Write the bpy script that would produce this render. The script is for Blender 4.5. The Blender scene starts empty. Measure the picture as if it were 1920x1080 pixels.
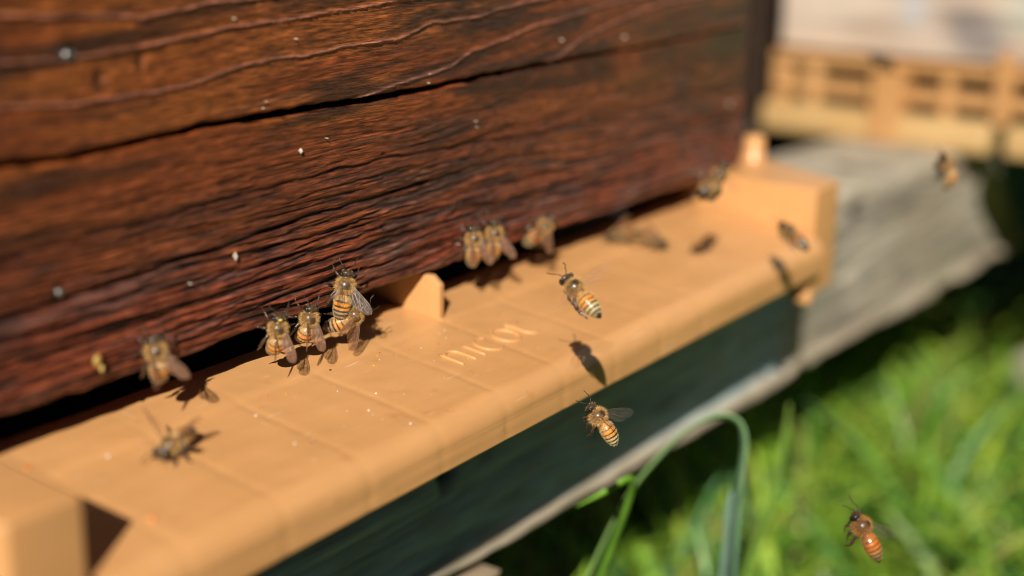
import bpy, math
import numpy as np
from mathutils import Matrix, Vector

# ------------------------------------------------------------------ camera, sky, sun, exposure
scene = bpy.context.scene
COL = scene.collection
cam_data = bpy.data.cameras.new('camera')
cam = bpy.data.objects.new('camera', cam_data)
COL.objects.link(cam)
right = (0.565587, -0.824517, 0.016829)
down = (-0.217987, -0.169149, -0.961182)
ahead = (0.795357, 0.539964, -0.275402)
cam.matrix_world = Matrix(((right[0], -down[0], -ahead[0], -0.261354),
                           (right[1], -down[1], -ahead[1], -0.228912),
                           (right[2], -down[2], -ahead[2], 0.103579),
                           (0, 0, 0, 1)))
cam_data.sensor_width = 36
cam_data.lens = 50.625
cam_data.clip_start = 0.01
cam_data.clip_end = 400
cam_data.dof.use_dof = True
cam_data.dof.focus_distance = 0.352
cam_data.dof.aperture_fstop = 4.8
scene.camera = cam

SUN = Vector((-1.30, -0.70, 1.0)).normalized()          # towards the sun
world = bpy.data.worlds.new('World')
scene.world = world
world.use_nodes = True
wn = world.node_tree
wn.nodes.clear()
sky = wn.nodes.new('ShaderNodeTexSky')
sky.sky_type = 'NISHITA'
sky.sun_disc = False
sky.sun_elevation = math.asin(SUN.z)
sky.sun_rotation = math.atan2(SUN.x, SUN.y)
bg = wn.nodes.new('ShaderNodeBackground')
bg.inputs[1].default_value = 0.05
sky.altitude = 1500
sky.air_density = 0.6
sky.dust_density = 0.2
wo = wn.nodes.new('ShaderNodeOutputWorld')
wn.links.new(sky.outputs[0], bg.inputs[0])
wn.links.new(bg.outputs[0], wo.inputs[0])
sun_data = bpy.data.lights.new('sun', 'SUN')
sun_data.energy = 5.0
sun_data.angle = math.radians(0.5)
sun_data.color = (1.0, 0.95, 0.86)
sun = bpy.data.objects.new('sun', sun_data)
COL.objects.link(sun)
sun.rotation_euler = SUN.to_track_quat('Z', 'Y').to_euler()
sun.location = (-2, -1, 2)
scene.view_settings.view_transform = 'Standard'
scene.view_settings.look = 'None'
scene.view_settings.gamma = 1
scene.view_settings.use_curve_mapping = False
scene.view_settings.exposure = 0.40
scene.render.engine = 'CYCLES'
scene.cycles.max_bounces = 6
scene.cycles.diffuse_bounces = 2
scene.cycles.transparent_max_bounces = 16
scene.cycles.use_denoising = True
scene.cycles.filter_width = 1.0

# ------------------------------------------------------------------ noise in numpy
def hashed(i, j, seed):
    n = (i.astype(np.int64) * 374761393 + j.astype(np.int64) * 668265263 + seed * 2147483647) & 0xffffffff
    n = ((n ^ (n >> 13)) * 1274126177) & 0xffffffff
    n = ((n ^ (n >> 16)) * 2246822519) & 0xffffffff
    return ((n ^ (n >> 15)) & 0xffff) / 65535.0

def vn(x, y, seed=0):                                    # value noise 0..1
    xi = np.floor(x); yi = np.floor(y)
    fx = x - xi; fy = y - yi
    fx = fx * fx * (3 - 2 * fx); fy = fy * fy * (3 - 2 * fy)
    a = hashed(xi, yi, seed); b = hashed(xi + 1, yi, seed)
    c = hashed(xi, yi + 1, seed); d = hashed(xi + 1, yi + 1, seed)
    return (a * (1 - fx) + b * fx) * (1 - fy) + (c * (1 - fx) + d * fx) * fy

def fbm(x, y, seed=0, octaves=4, gain=0.5):
    s = 0; a = 1; t = 0
    for k in range(octaves):
        s = s + a * vn(x * 2 ** k, y * 2 ** k, seed + 17 * k); t += a; a *= gain
    return s / t

def smooth(a, b, x):
    t = np.clip((x - a) / (b - a), 0, 1)
    return t * t * (3 - 2 * t)

def mixc(c, d, m):
    return c * (1 - m[..., None]) + np.asarray(d, float) * m[..., None]

# ------------------------------------------------------------------ mesh helpers
def make_mesh(name, V, F, mats, smooth_shade=True, color=None, mat_index=None):
    me = bpy.data.meshes.new(name)
    V = np.asarray(V, np.float32)
    F = [np.asarray(f, np.int32) for f in (F if isinstance(F, list) and len(F) and isinstance(F[0], np.ndarray) and F[0].ndim == 2 else [F])] if isinstance(F, np.ndarray) or (isinstance(F, list) and len(F) and isinstance(F[0], np.ndarray) and F[0].ndim == 2) else F
    if isinstance(F, list) and len(F) and isinstance(F[0], np.ndarray):
        me.vertices.add(len(V)); me.vertices.foreach_set('co', V.ravel())
        loops = np.concatenate([f.ravel() for f in F])
        starts = []; tot = []; o = 0
        for f in F:
            n = f.shape[1]
            starts.append(o + np.arange(len(f)) * n); tot.append(np.full(len(f), n)); o += f.size
        me.loops.add(len(loops)); me.loops.foreach_set('vertex_index', loops)
        st = np.concatenate(starts).astype(np.int32)
        me.polygons.add(len(st)); me.polygons.foreach_set('loop_start', st)
        me.update(calc_edges=True)
    else:
        me.from_pydata([tuple(map(float, v)) for v in V], [], [tuple(map(int, f)) for f in F])
        me.update()
    for m in (mats if isinstance(mats, (list, tuple)) else [mats]):
        me.materials.append(m)
    if mat_index is not None:
        me.polygons.foreach_set('material_index', np.asarray(mat_index, np.int32))
    me.polygons.foreach_set('use_smooth', np.full(len(me.polygons), smooth_shade))
    if color is not None:
        at = me.color_attributes.new('col', 'FLOAT_COLOR', 'POINT')
        c = np.ones((len(V), 4), np.float32); c[:, :np.asarray(color).shape[1]] = color
        at.data.foreach_set('color', c.ravel())
    me.validate()
    return me

def link(name, me, parent=None, **props):
    o = bpy.data.objects.new(name, me)
    COL.objects.link(o)
    if parent: o.parent = parent
    for k, v in props.items(): o[k] = v
    return o

def thing(name, label, category, loc=(0, 0, 0), group=None):
    o = bpy.data.objects.new(name, None)
    COL.objects.link(o); o.location = loc
    o.empty_display_size = 0.01
    o['label'] = label; o['category'] = category
    if group: o['group'] = group
    return o

def grid_faces(nu, nv, wrap=False, off=0):
    i = np.arange(nu if wrap else nu - 1); j = np.arange(nv - 1)
    I, J = np.meshgrid(i, j, indexing='ij')
    I2 = (I + 1) % nu
    f = np.stack([I * nv + J, I2 * nv + J, I2 * nv + J + 1, I * nv + J + 1], -1).reshape(-1, 4)
    return f + off

def bevel(me, w, seg=2):
    import bmesh
    bm = bmesh.new(); bm.from_mesh(me)
    bmesh.ops.bevel(bm, geom=list(bm.edges), offset=w, segments=seg, profile=0.6, affect='EDGES', clamp_overlap=True)
    bm.to_mesh(me); bm.free()
    me.polygons.foreach_set('use_smooth', np.full(len(me.polygons), seg > 1))
    return me

def box_mesh(name, lo, hi, mat, w=0.0005, seg=2):
    x0, y0, z0 = lo; x1, y1, z1 = hi
    V = [(x0, y0, z0), (x1, y0, z0), (x1, y1, z0), (x0, y1, z0), (x0, y0, z1), (x1, y0, z1), (x1, y1, z1), (x0, y1, z1)]
    F = [(0, 3, 2, 1), (4, 5, 6, 7), (0, 1, 5, 4), (1, 2, 6, 5), (2, 3, 7, 6), (3, 0, 4, 7)]
    me = make_mesh(name, V, F, mat, False)
    return bevel(me, w, seg) if w else me

def prism_mesh(name, pts, lo, hi, mat, w=0.0005, axis='x', seg=2):
    """polygon (list of 2D points) extruded along an axis"""
    n = len(pts)
    def P(a, p):
        if axis == 'x': return (a, p[0], p[1])
        if axis == 'y': return (p[0], a, p[1])
        return (p[0], p[1], a)
    V = [P(lo, p) for p in pts] + [P(hi, p) for p in pts]
    F = [tuple(range(n))[::-1], tuple(range(n, 2 * n))] + [(i, (i + 1) % n, n + (i + 1) % n, n + i) for i in range(n)]
    me = make_mesh(name, V, F, mat, False)
    import bmesh
    bm = bmesh.new(); bm.from_mesh(me); bmesh.ops.recalc_face_normals(bm, faces=bm.faces); bm.to_mesh(me); bm.free()
    return bevel(me, w, seg) if w else me

def tube_arrays(path, radii, sides=8, squash=None, off=0):
    path = np.asarray(path, float); radii = np.asarray(radii, float)
    T = np.gradient(path, axis=0); T /= np.linalg.norm(T, axis=1)[:, None] + 1e-12
    ref = np.array([0.13, 0.21, 0.97]); V = []
    up = np.cross(T[0], ref); up /= np.linalg.norm(up) + 1e-9
    for k in range(len(path)):
        up = up - T[k] * (up @ T[k]); up /= np.linalg.norm(up) + 1e-9
        s = np.cross(T[k], up)
        a = np.arange(sides) * 2 * math.pi / sides
        q = 1.0 if squash is None else squash[k]
        V.append(path[k] + radii[k] * (np.cos(a)[:, None] * up + np.sin(a)[:, None] * s * q))
    n = len(path)
    V = np.concatenate(V)
    F = []
    for k in range(n - 1):
        for i in range(sides):
            a = k * sides + i; b = k * sides + (i + 1) % sides
            F.append((a, b, b + sides, a + sides))
    V = np.concatenate([V, path[:1], path[-1:]])
    c0 = n * sides; c1 = c0 + 1
    T3 = [(c0, (i + 1) % sides, i) for i in range(sides)] + [(c1, (n - 1) * sides + i, (n - 1) * sides + (i + 1) % sides) for i in range(sides)]
    return V, [tuple(x + off for x in f) for f in F + T3]

def tube_mesh(name, path, radii, mat, sides=8, squash=None):
    V, F = tube_arrays(path, radii, sides, squash)
    return make_mesh(name, V, F, mat)

# ------------------------------------------------------------------ materials
def new_mat(name):
    m = bpy.data.materials.new(name); m.use_nodes = True
    nt = m.node_tree; nt.nodes.clear()
    out = nt.nodes.new('ShaderNodeOutputMaterial')
    b = nt.nodes.new('ShaderNodeBsdfPrincipled')
    nt.links.new(b.outputs[0], out.inputs[0])
    return m, nt, b, out

def node(nt, kind, **kw):
    n = nt.nodes.new(kind)
    for k, v in kw.items(): setattr(n, k, v)
    return n

def noise(nt, scale, detail=4, vec=None, rough=0.55, mapping=None):
    n = node(nt, 'ShaderNodeTexNoise'); n.inputs['Scale'].default_value = scale
    n.inputs['Detail'].default_value = detail; n.inputs['Roughness'].default_value = rough
    tc = node(nt, 'ShaderNodeTexCoord')
    src = tc.outputs['Object']
    if mapping:
        mp = node(nt, 'ShaderNodeMapping'); mp.inputs['Scale'].default_value = mapping
        nt.links.new(src, mp.inputs[0]); src = mp.outputs[0]
    nt.links.new(src, n.inputs['Vector'])
    return n.outputs['Fac']

def ramp(nt, fac, stops):
    r = node(nt, 'ShaderNodeValToRGB')
    e = r.color_ramp.elements
    while len(e) < len(stops): e.new(0.5)
    for k, (p, c) in enumerate(stops):
        e[k].position = p; e[k].color = (c[0], c[1], c[2], 1) if isinstance(c, tuple) else (c, c, c, 1)
    nt.links.new(fac, r.inputs[0])
    return r.outputs[0]

def mult(nt, a, b, f=1.0, kind='MULTIPLY'):
    m = node(nt, 'ShaderNodeMix', data_type='RGBA', blend_type=kind)
    m.inputs[0].default_value = f
    nt.links.new(a, m.inputs[6])
    if isinstance(b, tuple): m.inputs[7].default_value = (*b, 1)
    else: nt.links.new(b, m.inputs[7])
    return m.outputs[2]

def bump(nt, b, fac, dist, strength=1.0, prev=None):
    n = node(nt, 'ShaderNodeBump'); n.inputs['Strength'].default_value = strength
    n.inputs['Distance'].default_value = dist
    nt.links.new(fac, n.inputs['Height'])
    if prev: nt.links.new(prev, n.inputs['Normal'])
    nt.links.new(n.outputs[0], b.inputs['Normal'])
    return n.outputs[0]

def attr(nt, name='col'):
    a = node(nt, 'ShaderNodeAttribute', attribute_name=name)
    return a.outputs['Color']

# stained, varnished hive wood: colour from the mesh, fine fibres from the shader
m_stained, nt, b, _ = new_mat('stained_wood')
fib = noise(nt, 1, 4, mapping=(150, 150, 2600), rough=0.65)
fib2 = noise(nt, 1, 2, mapping=(420, 420, 5600))
blot = noise(nt, 1, 4, mapping=(260, 260, 700))
c = mult(nt, attr(nt), ramp(nt, fib, [(0.36, 0.30), (0.50, 0.95), (0.64, 1.8)]))
c = mult(nt, c, ramp(nt, blot, [(0.3, 0.72), (0.6, 1.12)]))
nt.links.new(c, b.inputs['Base Color'])
nt.links.new(ramp(nt, blot, [(0.3, 0.30), (0.7, 0.50)]), b.inputs['Roughness'])
b.inputs['Specular IOR Level'].default_value = 0.45
p = bump(nt, b, fib, 0.00030, 1.0)
p = bump(nt, b, fib2, 0.00012, 0.9, p)
bump(nt, b, blot, 0.0003, 0.35, p)

def grey_wood(name, axis_scale, tint=(1, 1, 1), fine=0.0003):
    m, nt, b, _ = new_mat(name)
    s = noise(nt, 1, 5, mapping=axis_scale)
    big = noise(nt, 9, 4)
    c = mult(nt, attr(nt), ramp(nt, s, [(0.25, 0.55), (0.5, 0.95), (0.8, 1.25)]))
    c = mult(nt, c, ramp(nt, big, [(0.3, (0.75 * tint[0], 0.78 * tint[1], 0.8 * tint[2])), (0.7, tint)]))
    nt.links.new(c, b.inputs['Base Color'])
    b.inputs['Roughness'].default_value = 0.8
    b.inputs['Specular IOR Level'].default_value = 0.25
    bump(nt, b, s, fine, 0.8)
    return m
m_beam = grey_wood('weathered_beam_wood', (14, 60, 420))
m_grey = grey_wood('weathered_hive_wood', (200, 12, 200))

def plastic(name, base, dark, rough=0.35):
    m, nt, b, _ = new_mat(name)
    n1 = noise(nt, 22, 4); n2 = noise(nt, 900, 2); n3 = noise(nt, 1, 3, mapping=(35, 260, 120))
    c = ramp(nt, n1, [(0.3, dark), (0.62, base)])
    c = mult(nt, c, ramp(nt, n3, [(0.35, 0.965), (0.65, 1.02)]))
    dirt = noise(nt, 160, 5, rough=0.7)
    c = mult(nt, c, ramp(nt, dirt, [(0.30, (0.90, 0.85, 0.80)), (0.40, (1, 1, 1))]))
    scr = noise(nt, 1, 2, mapping=(60, 900, 1400)); scr2 = noise(nt, 1, 2, mapping=(700, 90, 300))
    c = mult(nt, c, ramp(nt, scr, [(0.70, 0.0), (0.76, 0.10)]), 1.0, 'ADD')
    c = mult(nt, c, ramp(nt, scr2, [(0.72, 0.0), (0.78, 0.08)]), 1.0, 'ADD')
    nt.links.new(c, b.inputs['Base Color'])
    nt.links.new(ramp(nt, n1, [(0.35, rough - 0.06), (0.7, rough + 0.1)]), b.inputs['Roughness'])
    b.inputs['Specular IOR Level'].default_value = 0.45
    b.inputs['Subsurface Weight'].default_value = 0.0
    b.inputs['Subsurface Radius'].default_value = (0.003, 0.0012, 0.0005)
    b.inputs['Subsurface Scale'].default_value = 0.6
    p = bump(nt, b, n2, 0.00003, 0.5)
    bump(nt, b, n3, 0.00004, 0.25, p)
    return m
m_plastic = plastic('tan_plastic', (0.62, 0.312, 0.118), (0.57, 0.280, 0.100))
m_plastic2 = plastic('pale_tan_plastic', (0.48, 0.255, 0.10), (0.42, 0.21, 0.075))
m_plastic3 = plastic('yellowed_plastic', (0.50, 0.32, 0.135), (0.44, 0.26, 0.10))

def simple(name, color, rough=0.5, spec=0.5, metal=0.0, coat=0.0):
    m, nt, b, _ = new_mat(name)
    n1 = noise(nt, 2500, 2)
    nt.links.new(mult(nt, ramp(nt, n1, [(0.3, 0.8), (0.7, 1.15)]), color), b.inputs['Base Color'])
    b.inputs['Roughness'].default_value = rough
    b.inputs['Specular IOR Level'].default_value = spec
    b.inputs['Metallic'].default_value = metal
    b.inputs['Coat Weight'].default_value = coat
    b.inputs['Coat Roughness'].default_value = 0.08
    return m
m_eye = simple('bee_eye', (0.012, 0.009, 0.008), 0.16, 0.6, coat=0.6)
m_leg = simple('bee_leg', (0.055, 0.028, 0.013), 0.3)
m_antenna = simple('bee_antenna', (0.03, 0.018, 0.012), 0.4)
m_nail = simple('nail_metal', (0.35, 0.33, 0.32), 0.3, metal=0.9)
m_chip = simple('dry_flake', (0.46, 0.38, 0.29), 0.4)

def vcol(name, rough, spec=0.5, coat=0.0, subs=0.0, extra=None):
    m, nt, b, _ = new_mat(name)
    n1 = noise(nt, 1800, 3)
    nt.links.new(mult(nt, attr(nt), ramp(nt, n1, [(0.3, 0.75), (0.7, 1.2)])), b.inputs['Base Color'])
    b.inputs['Roughness'].default_value = rough
    b.inputs['Specular IOR Level'].default_value = spec
    b.inputs['Coat Weight'].default_value = coat
    b.inputs['Coat Roughness'].default_value = 0.12
    return m
m_body = vcol('bee_body', 0.36, 0.5, 0.25)
m_fur = vcol('bee_hair', 0.6, 0.2)
m_pollen = vcol('pollen_grains', 0.35, 0.6)

def wing_mat(name, tint, amount):
    m, nt, b, out = new_mat(name)
    b.inputs['Base Color'].default_value = (*tint, 1)
    b.inputs['Roughness'].default_value = 0.38
    b.inputs['Specular IOR Level'].default_value = 0.5
    n1 = noise(nt, 700, 2)
    tr = node(nt, 'ShaderNodeBsdfTransparent'); tr.inputs[0].default_value = (0.96, 0.93, 0.90, 1)
    tl = node(nt, 'ShaderNodeBsdfTranslucent'); tl.inputs[0].default_value = (*tint, 1)
    a = node(nt, 'ShaderNodeMixShader'); a.inputs[0].default_value = 0.4
    nt.links.new(b.outputs[0], a.inputs[1]); nt.links.new(tl.outputs[0], a.inputs[2])
    s = node(nt, 'ShaderNodeMixShader')
    nt.links.new(ramp(nt, n1, [(0.3, amount * 0.7), (0.7, amount * 1.2)]), s.inputs[0])
    nt.links.new(tr.outputs[0], s.inputs[1]); nt.links.new(a.outputs[0], s.inputs[2])
    nt.links.new(s.outputs[0], out.inputs[0])
    bump(nt, b, n1, 0.0003, 0.6)
    return m
m_wing = wing_mat('wing_membrane_brown', (0.34, 0.16, 0.075), 0.50)
m_wing_clear = wing_mat('wing_membrane_clear', (0.50, 0.45, 0.42), 0.20)
m_wing_beat = wing_mat('wing_membrane_faint', (0.60, 0.52, 0.46), 0.05)
m_vein_faint = wing_mat('wing_vein_faint', (0.50, 0.36, 0.28), 0.13)
m_vein = simple('wing_vein', (0.16, 0.08, 0.04), 0.4)
m_vein_light = simple('wing_vein_pale', (0.42, 0.30, 0.22), 0.4)

def leaf_mat(name):
    m, nt, b, out = new_mat(name)
    n1 = noise(nt, 60, 3)
    c = mult(nt, attr(nt), ramp(nt, n1, [(0.3, 0.75), (0.7, 1.2)]))
    nt.links.new(c, b.inputs['Base Color'])
    b.inputs['Roughness'].default_value = 0.45
    tl = node(nt, 'ShaderNodeBsdfTranslucent'); nt.links.new(c, tl.inputs[0])
    s = node(nt, 'ShaderNodeMixShader'); s.inputs[0].default_value = 0.25
    nt.links.new(b.outputs[0], s.inputs[1]); nt.links.new(tl.outputs[0], s.inputs[2])
    nt.links.new(s.outputs[0], out.inputs[0])
    return m
m_grass = leaf_mat('grass_blade')

m_soil, nt, b, _ = new_mat('soil_and_moss')
n1 = noise(nt, 7, 6); n2 = noise(nt, 60, 4)
c = ramp(nt, n1, [(0.35, (0.020, 0.016, 0.009)), (0.6, (0.018, 0.034, 0.007))])
nt.links.new(mult(nt, c, ramp(nt, n2, [(0.3, 0.6), (0.7, 1.2)])), b.inputs['Base Color'])
b.inputs['Roughness'].default_value = 0.95
bump(nt, b, n2, 0.01, 0.6)

# ------------------------------------------------------------------ ground
G = -0.25
xs = np.concatenate([[-300, -60, -12], np.linspace(-3, 6, 91), [14, 60, 300]])
ys = np.concatenate([[-300, -60, -12], np.linspace(-3, 5, 81), [14, 60, 300]])
X, Y = np.meshgrid(xs, ys, indexing='ij')
Z = G + (fbm(X * 3, Y * 3, 5) - 0.5) * 0.03 - 0.004
V = np.stack([X, Y, Z], -1).reshape(-1, 3)
me = make_mesh('ground', V, grid_faces(len(xs), len(ys)), m_soil)
link('ground', me, kind='structure')

# ------------------------------------------------------------------ added unseen hedge ring that blocks the low sky
rg = np.random.default_rng(21)
def sky_block_hedge():
    n = 26000
    a = rg.uniform(0, 2 * np.pi, n)
    top = 2.7 + 1.0 * fbm(a * 3 + 9, a * 0, 51, 3)
    z = G + top * rg.uniform(0, 1, n) ** .8
    r = 6.0 + 1.2 * (fbm(a * 9, z * 1.3, 52, 3) - .5) + rg.normal(0, .12, n)
    P = np.stack([.3 + r * np.cos(a), r * np.sin(a), z], -1)
    d = rg.normal(0, 1, (n, 3)); d /= np.linalg.norm(d, axis=1)[:, None]
    e = np.cross(d, rg.normal(0, 1, (n, 3))); e /= np.linalg.norm(e, axis=1)[:, None]
    s = rg.uniform(.07, .15, n)[:, None]
    V = np.stack([P - d * s, P + e * s * .45, P + d * s, P - e * s * .45], 1).reshape(-1, 3)
    C = np.repeat(np.array([.05, .09, .02]) * rg.uniform(.6, 1.4, (n, 1)), 4, 0)
    F = np.arange(4 * n).reshape(-1, 4)
    # twiggy heart of the added hedge
    aa = np.linspace(0, 2 * np.pi, 200, endpoint=False); zz = np.linspace(0, 1, 12)
    A, Z = np.meshgrid(aa, zz, indexing='ij')
    T = 2.4 + 1.0 * fbm(A * 3 + 9, A * 0, 51, 3); H = G - .05 + Z * T
    R = 6.3 + 1.0 * (fbm(A * 9, H * 1.3, 52, 3) - .5) + Z ** 3 * .3
    V2 = np.stack([.3 + R * np.cos(A), R * np.sin(A), H], -1).reshape(-1, 3)
    F2 = grid_faces(200, 12, True) + len(V)
    C2 = np.tile([.025, .03, .012], (len(V2), 1))
    return make_mesh('sky_block_hedge', np.concatenate([V, V2]), np.concatenate([F, F2]), m_grass, True, np.concatenate([C, C2]))
link('sky_block_hedge', sky_block_hedge(), kind='stuff', label='added unseen dark green hedge ring, blocking the low sky', category='hedge')

# ------------------------------------------------------------------ the brown hive
hive = thing('beehive', 'dark brown stained wooden beehive with grooved varnished front planks', 'beehive', (0, 0, 0))
XL, XR = -0.215, 0.2267
JX = np.array([-0.3, -0.0958, -0.0822, -0.0619, -0.045, -0.0267, -0.0135, 0.0157, 0.0321, 0.06, 0.0952, 0.1508, 0.2193, 0.24])
JZ = np.array([0.0500, 0.0496, 0.0487, 0.0494, 0.0501, 0.05, 0.05, 0.0497, 0.0496, 0.0505, 0.051, 0.0511, 0.0521, 0.0522])
RIDGES = [
    [(-0.14, .078), (-0.0932, 0.077), (-0.075, 0.0759), (-0.0604, 0.0744), (-0.0503, 0.0754), (-0.0364, 0.0764), (-0.0284, 0.0763), (0.02, .0785), (0.1, .082), (0.23, .088)],
    [(-0.14, .0690), (-0.094, 0.0685), (-0.0808, 0.0677), (-0.065, 0.0684), (-0.0506, 0.0694), (-0.0399, 0.07), (-0.0319, 0.0708), (-0.0131, 0.0712), (0.0017, 0.0721), (0.0176, 0.0727), (0.026, 0.0731), (.09, .076), (.23, .080)],
    [(-0.14, .0605), (-0.0948, 0.0601), (-0.0764, 0.059), (-0.0586, 0.0591), (-0.0452, 0.0599), (-0.034, 0.0617), (-0.0187, 0.0626), (-0.0061, 0.0627), (0.0048, 0.0634), (0.0226, 0.0636), (0.037, 0.0666), (0.0533, 0.0664), (0.0708, 0.0687), (0.0882, 0.0695), (.15, .0715), (.23, .073)],
    [(0.0032, .0500), (0.0132, 0.0512), (0.0292, 0.0529), (0.0451, 0.0544), (0.0544, 0.0579), (0.071, 0.0597), (0.0827, 0.0621), (0.101, 0.0634), (0.1208, 0.0656), (0.1386, 0.0666), (.18, .068), (.23, .0685)],
    [(0.09, .0510), (0.0931, 0.0517), (0.0977, 0.0528), (0.1106, 0.0566), (0.1324, 0.0604), (0.1498, 0.0631), (0.1654, 0.0644), (.19, .065), (.23, .0645)],
]
CRACKS = [
    ([(-0.16, .017), (-0.0582, 0.0214), (-0.0072, 0.0244), (0.0139, 0.0245), (0.0454, 0.0249), (.058, .0255)], 0.0016, 0.00055),
    ([(-0.12, .031), (-0.0069, 0.0338), (0.0149, 0.0339), (0.0604, 0.0323), (0.1093, 0.0306), (0.1691, 0.0259), (.22, .025)], 0.0009, 0.00045),
    ([(-0.0361, 0.0191), (-0.0074, 0.0189), (0.0073, 0.019), (.02, .0193)], 0.0013, 0.0004),
    ([(-0.13, .0085), (-0.06, 0.0105), (-0.02, 0.0120), (0.02, 0.0125), (.07, .0135), (.12, .014)], 0.0012, 0.0005),
    ([(-0.05, .0045), (-0.02, 0.0065), (0.01, 0.0068), (0.05, 0.0066), (.09, .0085)], 0.0013, 0.00042),
    ([(-0.10, .0145), (-0.07, 0.0150), (-0.03, 0.0160), (.0, .0155)], 0.0010, 0.00045),
    ([(0.0, .0158), (0.04, 0.0170), (0.08, 0.0182), (.14, .019)], 0.0009, 0.0004),
    ([(-0.03, .0285), (0.0, 0.0300), (0.04, 0.0292), (.075, .0285)], 0.0006, 0.00035),
    ([(-0.09, .0030), (-0.05, 0.0036), (-0.01, 0.0030), (.04, .0031)], 0.0011, 0.0004),
]
DENTS = [(-0.0708, 0.0631, .0016, .0022, .0012), (-0.0603, 0.0653, .0010, .0016, .0010), (-0.0782, 0.0688, .0022, .0022, .0008),
         (-0.0843, 0.022, .0016, .0016, .0008), (0.0175, 0.0160, .0010, .0007, .0007), (0.0172, 0.0352, .0012, .0006, .0006)]

def plank(name, upper):
    xs = np.concatenate([np.linspace(XL, -0.135, 60, endpoint=False), np.linspace(-0.135, XR, 760)])
    if upper:
        vs = np.concatenate([np.linspace(0, 0.045, 175, endpoint=False), np.linspace(0.045, 0.25, 120)])
        zb0 = np.interp(xs, JX, JZ) + (.00040 + .00045 * smooth(.16, .02, xs)) + (vn(xs / .004, xs * 0, 91) - .5) * .0005
        Zf = zb0[:, None] + vs[None, :]
        X = np.repeat(xs[:, None], len(vs), 1)
    else:
        vs = np.linspace(0, 1, 215)
        zt0 = np.interp(xs, JX, JZ) - (.00035 + .00040 * smooth(.16, .02, xs)) + (vn(xs / .003, xs * 0, 92) - .5) * .0005
        zb0 = (fbm(xs / .03, xs * 0, 77) - .5) * 0.0014 + (vn(xs / .004, xs * 0, 78) - .5) * 0.0006
        Zf = zb0[:, None] + vs[None, :] * (zt0 - zb0)[:, None]
        X = np.repeat(xs[:, None], len(vs), 1)
    low = 1 - smooth(0.012, 0.034, Zf)
    mid = 1 - smooth(0.030, 0.050, Zf)
    # the fibres bend round the ridges of the upper plank, and rise slightly to the right
    warp = (fbm(X / .07, Zf / .02, 3, 3) - .5) * .007 - X * 0.012
    if upper:
        warp = warp - 0.045 * (X - 0.02)
    kx, kz = (X - .165) / .085, (Zf - .041) / .011          # swirl round a knot by the right end
    swirl = np.exp(-(kx ** 2 + kz ** 2))
    zw = Zf + warp + swirl * 0.006 * np.sign(kz) * (1 - np.abs(np.tanh(kz)))
    n_wide = vn(X / .060, zw / .0034, 11)
    n_med = vn(X / .022, zw / .0011, 12)
    n_fine = vn(X / .0065, zw / .00055, 13)
    n_dot = vn(X / .0022, zw / .0007, 14)
    h = (n_med - .5) * 0.00020 + (n_fine - .5) * 0.00020 + (n_dot - .5) * 0.00012
    h = h + mid * ((n_wide - .5) * 0.0005 + (n_med - .5) * 0.0004 + (n_fine - .5) * .0002)
    cr = smooth(.64, .80, vn(X / .026, zw / .0012, 21)) * low
    cr2 = smooth(.62, .78, vn(X / .012, zw / .0007, 22)) * mid
    h = h + low * ((n_wide - .5) * 0.0009 + (n_fine - .5) * 0.00045) - cr * 0.0009 - cr2 * 0.0004
    n_br = vn(X / .0022, Zf / .0016, 23)
    h = h + low * (n_br - .5) * 0.0002
    ridge = np.zeros_like(X); crack = np.zeros_like(X)
    if upper:
        for k, pl in enumerate(RIDGES):
            a = np.array(pl)
            zz = np.interp(xs, a[:, 0], a[:, 1]) + (fbm(xs / .006, xs * 0 + k, 31, 2) - .5) * .0007
            on = smooth(a[0, 0] - .002, a[0, 0] + .006, xs)
            d = Zf - zz[:, None]
            ridge += np.exp(-(d / .00048) ** 2) * on[:, None]
            h = h + (np.exp(-(d / .00048) ** 2) * 0.00055 + np.exp(-np.clip(-d, 0, 1) / .0022) * (d < 0) * -0.00035) * on[:, None]
        h = h + np.interp(Zf - np.interp(xs, JX, JZ)[:, None], [0, .002, .004], [0.0004, 0.0003, 0])
    else:
        for k, (pl, dep, wid) in enumerate(CRACKS):
            a = np.array(pl)
            zz = np.interp(xs, a[:, 0], a[:, 1]) + (fbm(xs / .009, xs * 0 + k, 33, 3) - .5) * .0012
            on = smooth(a[0, 0], a[0, 0] + .012, xs) * (1 - smooth(a[-1, 0] - .012, a[-1, 0], xs))
            on = on * (0.55 + 0.45 * vn(xs / .008, xs * 0 + k, 35))
            g = np.exp(-((Zf - zz[:, None]) / wid) ** 2) * on[:, None]
            crack += g; h = h - g * dep
    crack = np.clip(crack + cr * .8 + cr2 * .6, 0, 1)
    dent = np.zeros_like(X)
    for dx, dz, rx, rz, dd in DENTS:
        g = np.exp(-(((X - dx) / rx) ** 2 + ((Zf - dz) / rz) ** 2)); dent += g; h = h - g * dd
    # colour of the stain, with lighter ridges and darker cracks and dents
    c = np.ones(X.shape + (3,)) * np.array([0.195, 0.046, 0.0105])
    c = mixc(c, (0.25, 0.070, 0.014), smooth(.45, .75, vn(X / .05, zw / .006, 41)) * .9)
    c = mixc(c, (0.030, 0.0125, 0.007), smooth(.44, .70, fbm(X / .035, zw / .0045, 42, 3)) * .85)
    c = mixc(c, (0.20, 0.045, 0.020), low * (0.65 + .35 * n_wide))
    c = mixc(c, (0.12, 0.030, 0.013), mid * (1 - low) * .6)
    c = mixc(c, (0.045, 0.028, 0.008), smooth(.10, .21, X) * smooth(.022, .040, Zf) * (0.35 + .6 * smooth(.35, .7, fbm(X / .03, Zf / .008, 44, 3))))
    c = mixc(c, (0.022, 0.016, 0.014), smooth(.55, .80, fbm(X / .022, zw / .0035, 43, 3)) * (0.35 + .4 * mid))
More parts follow.
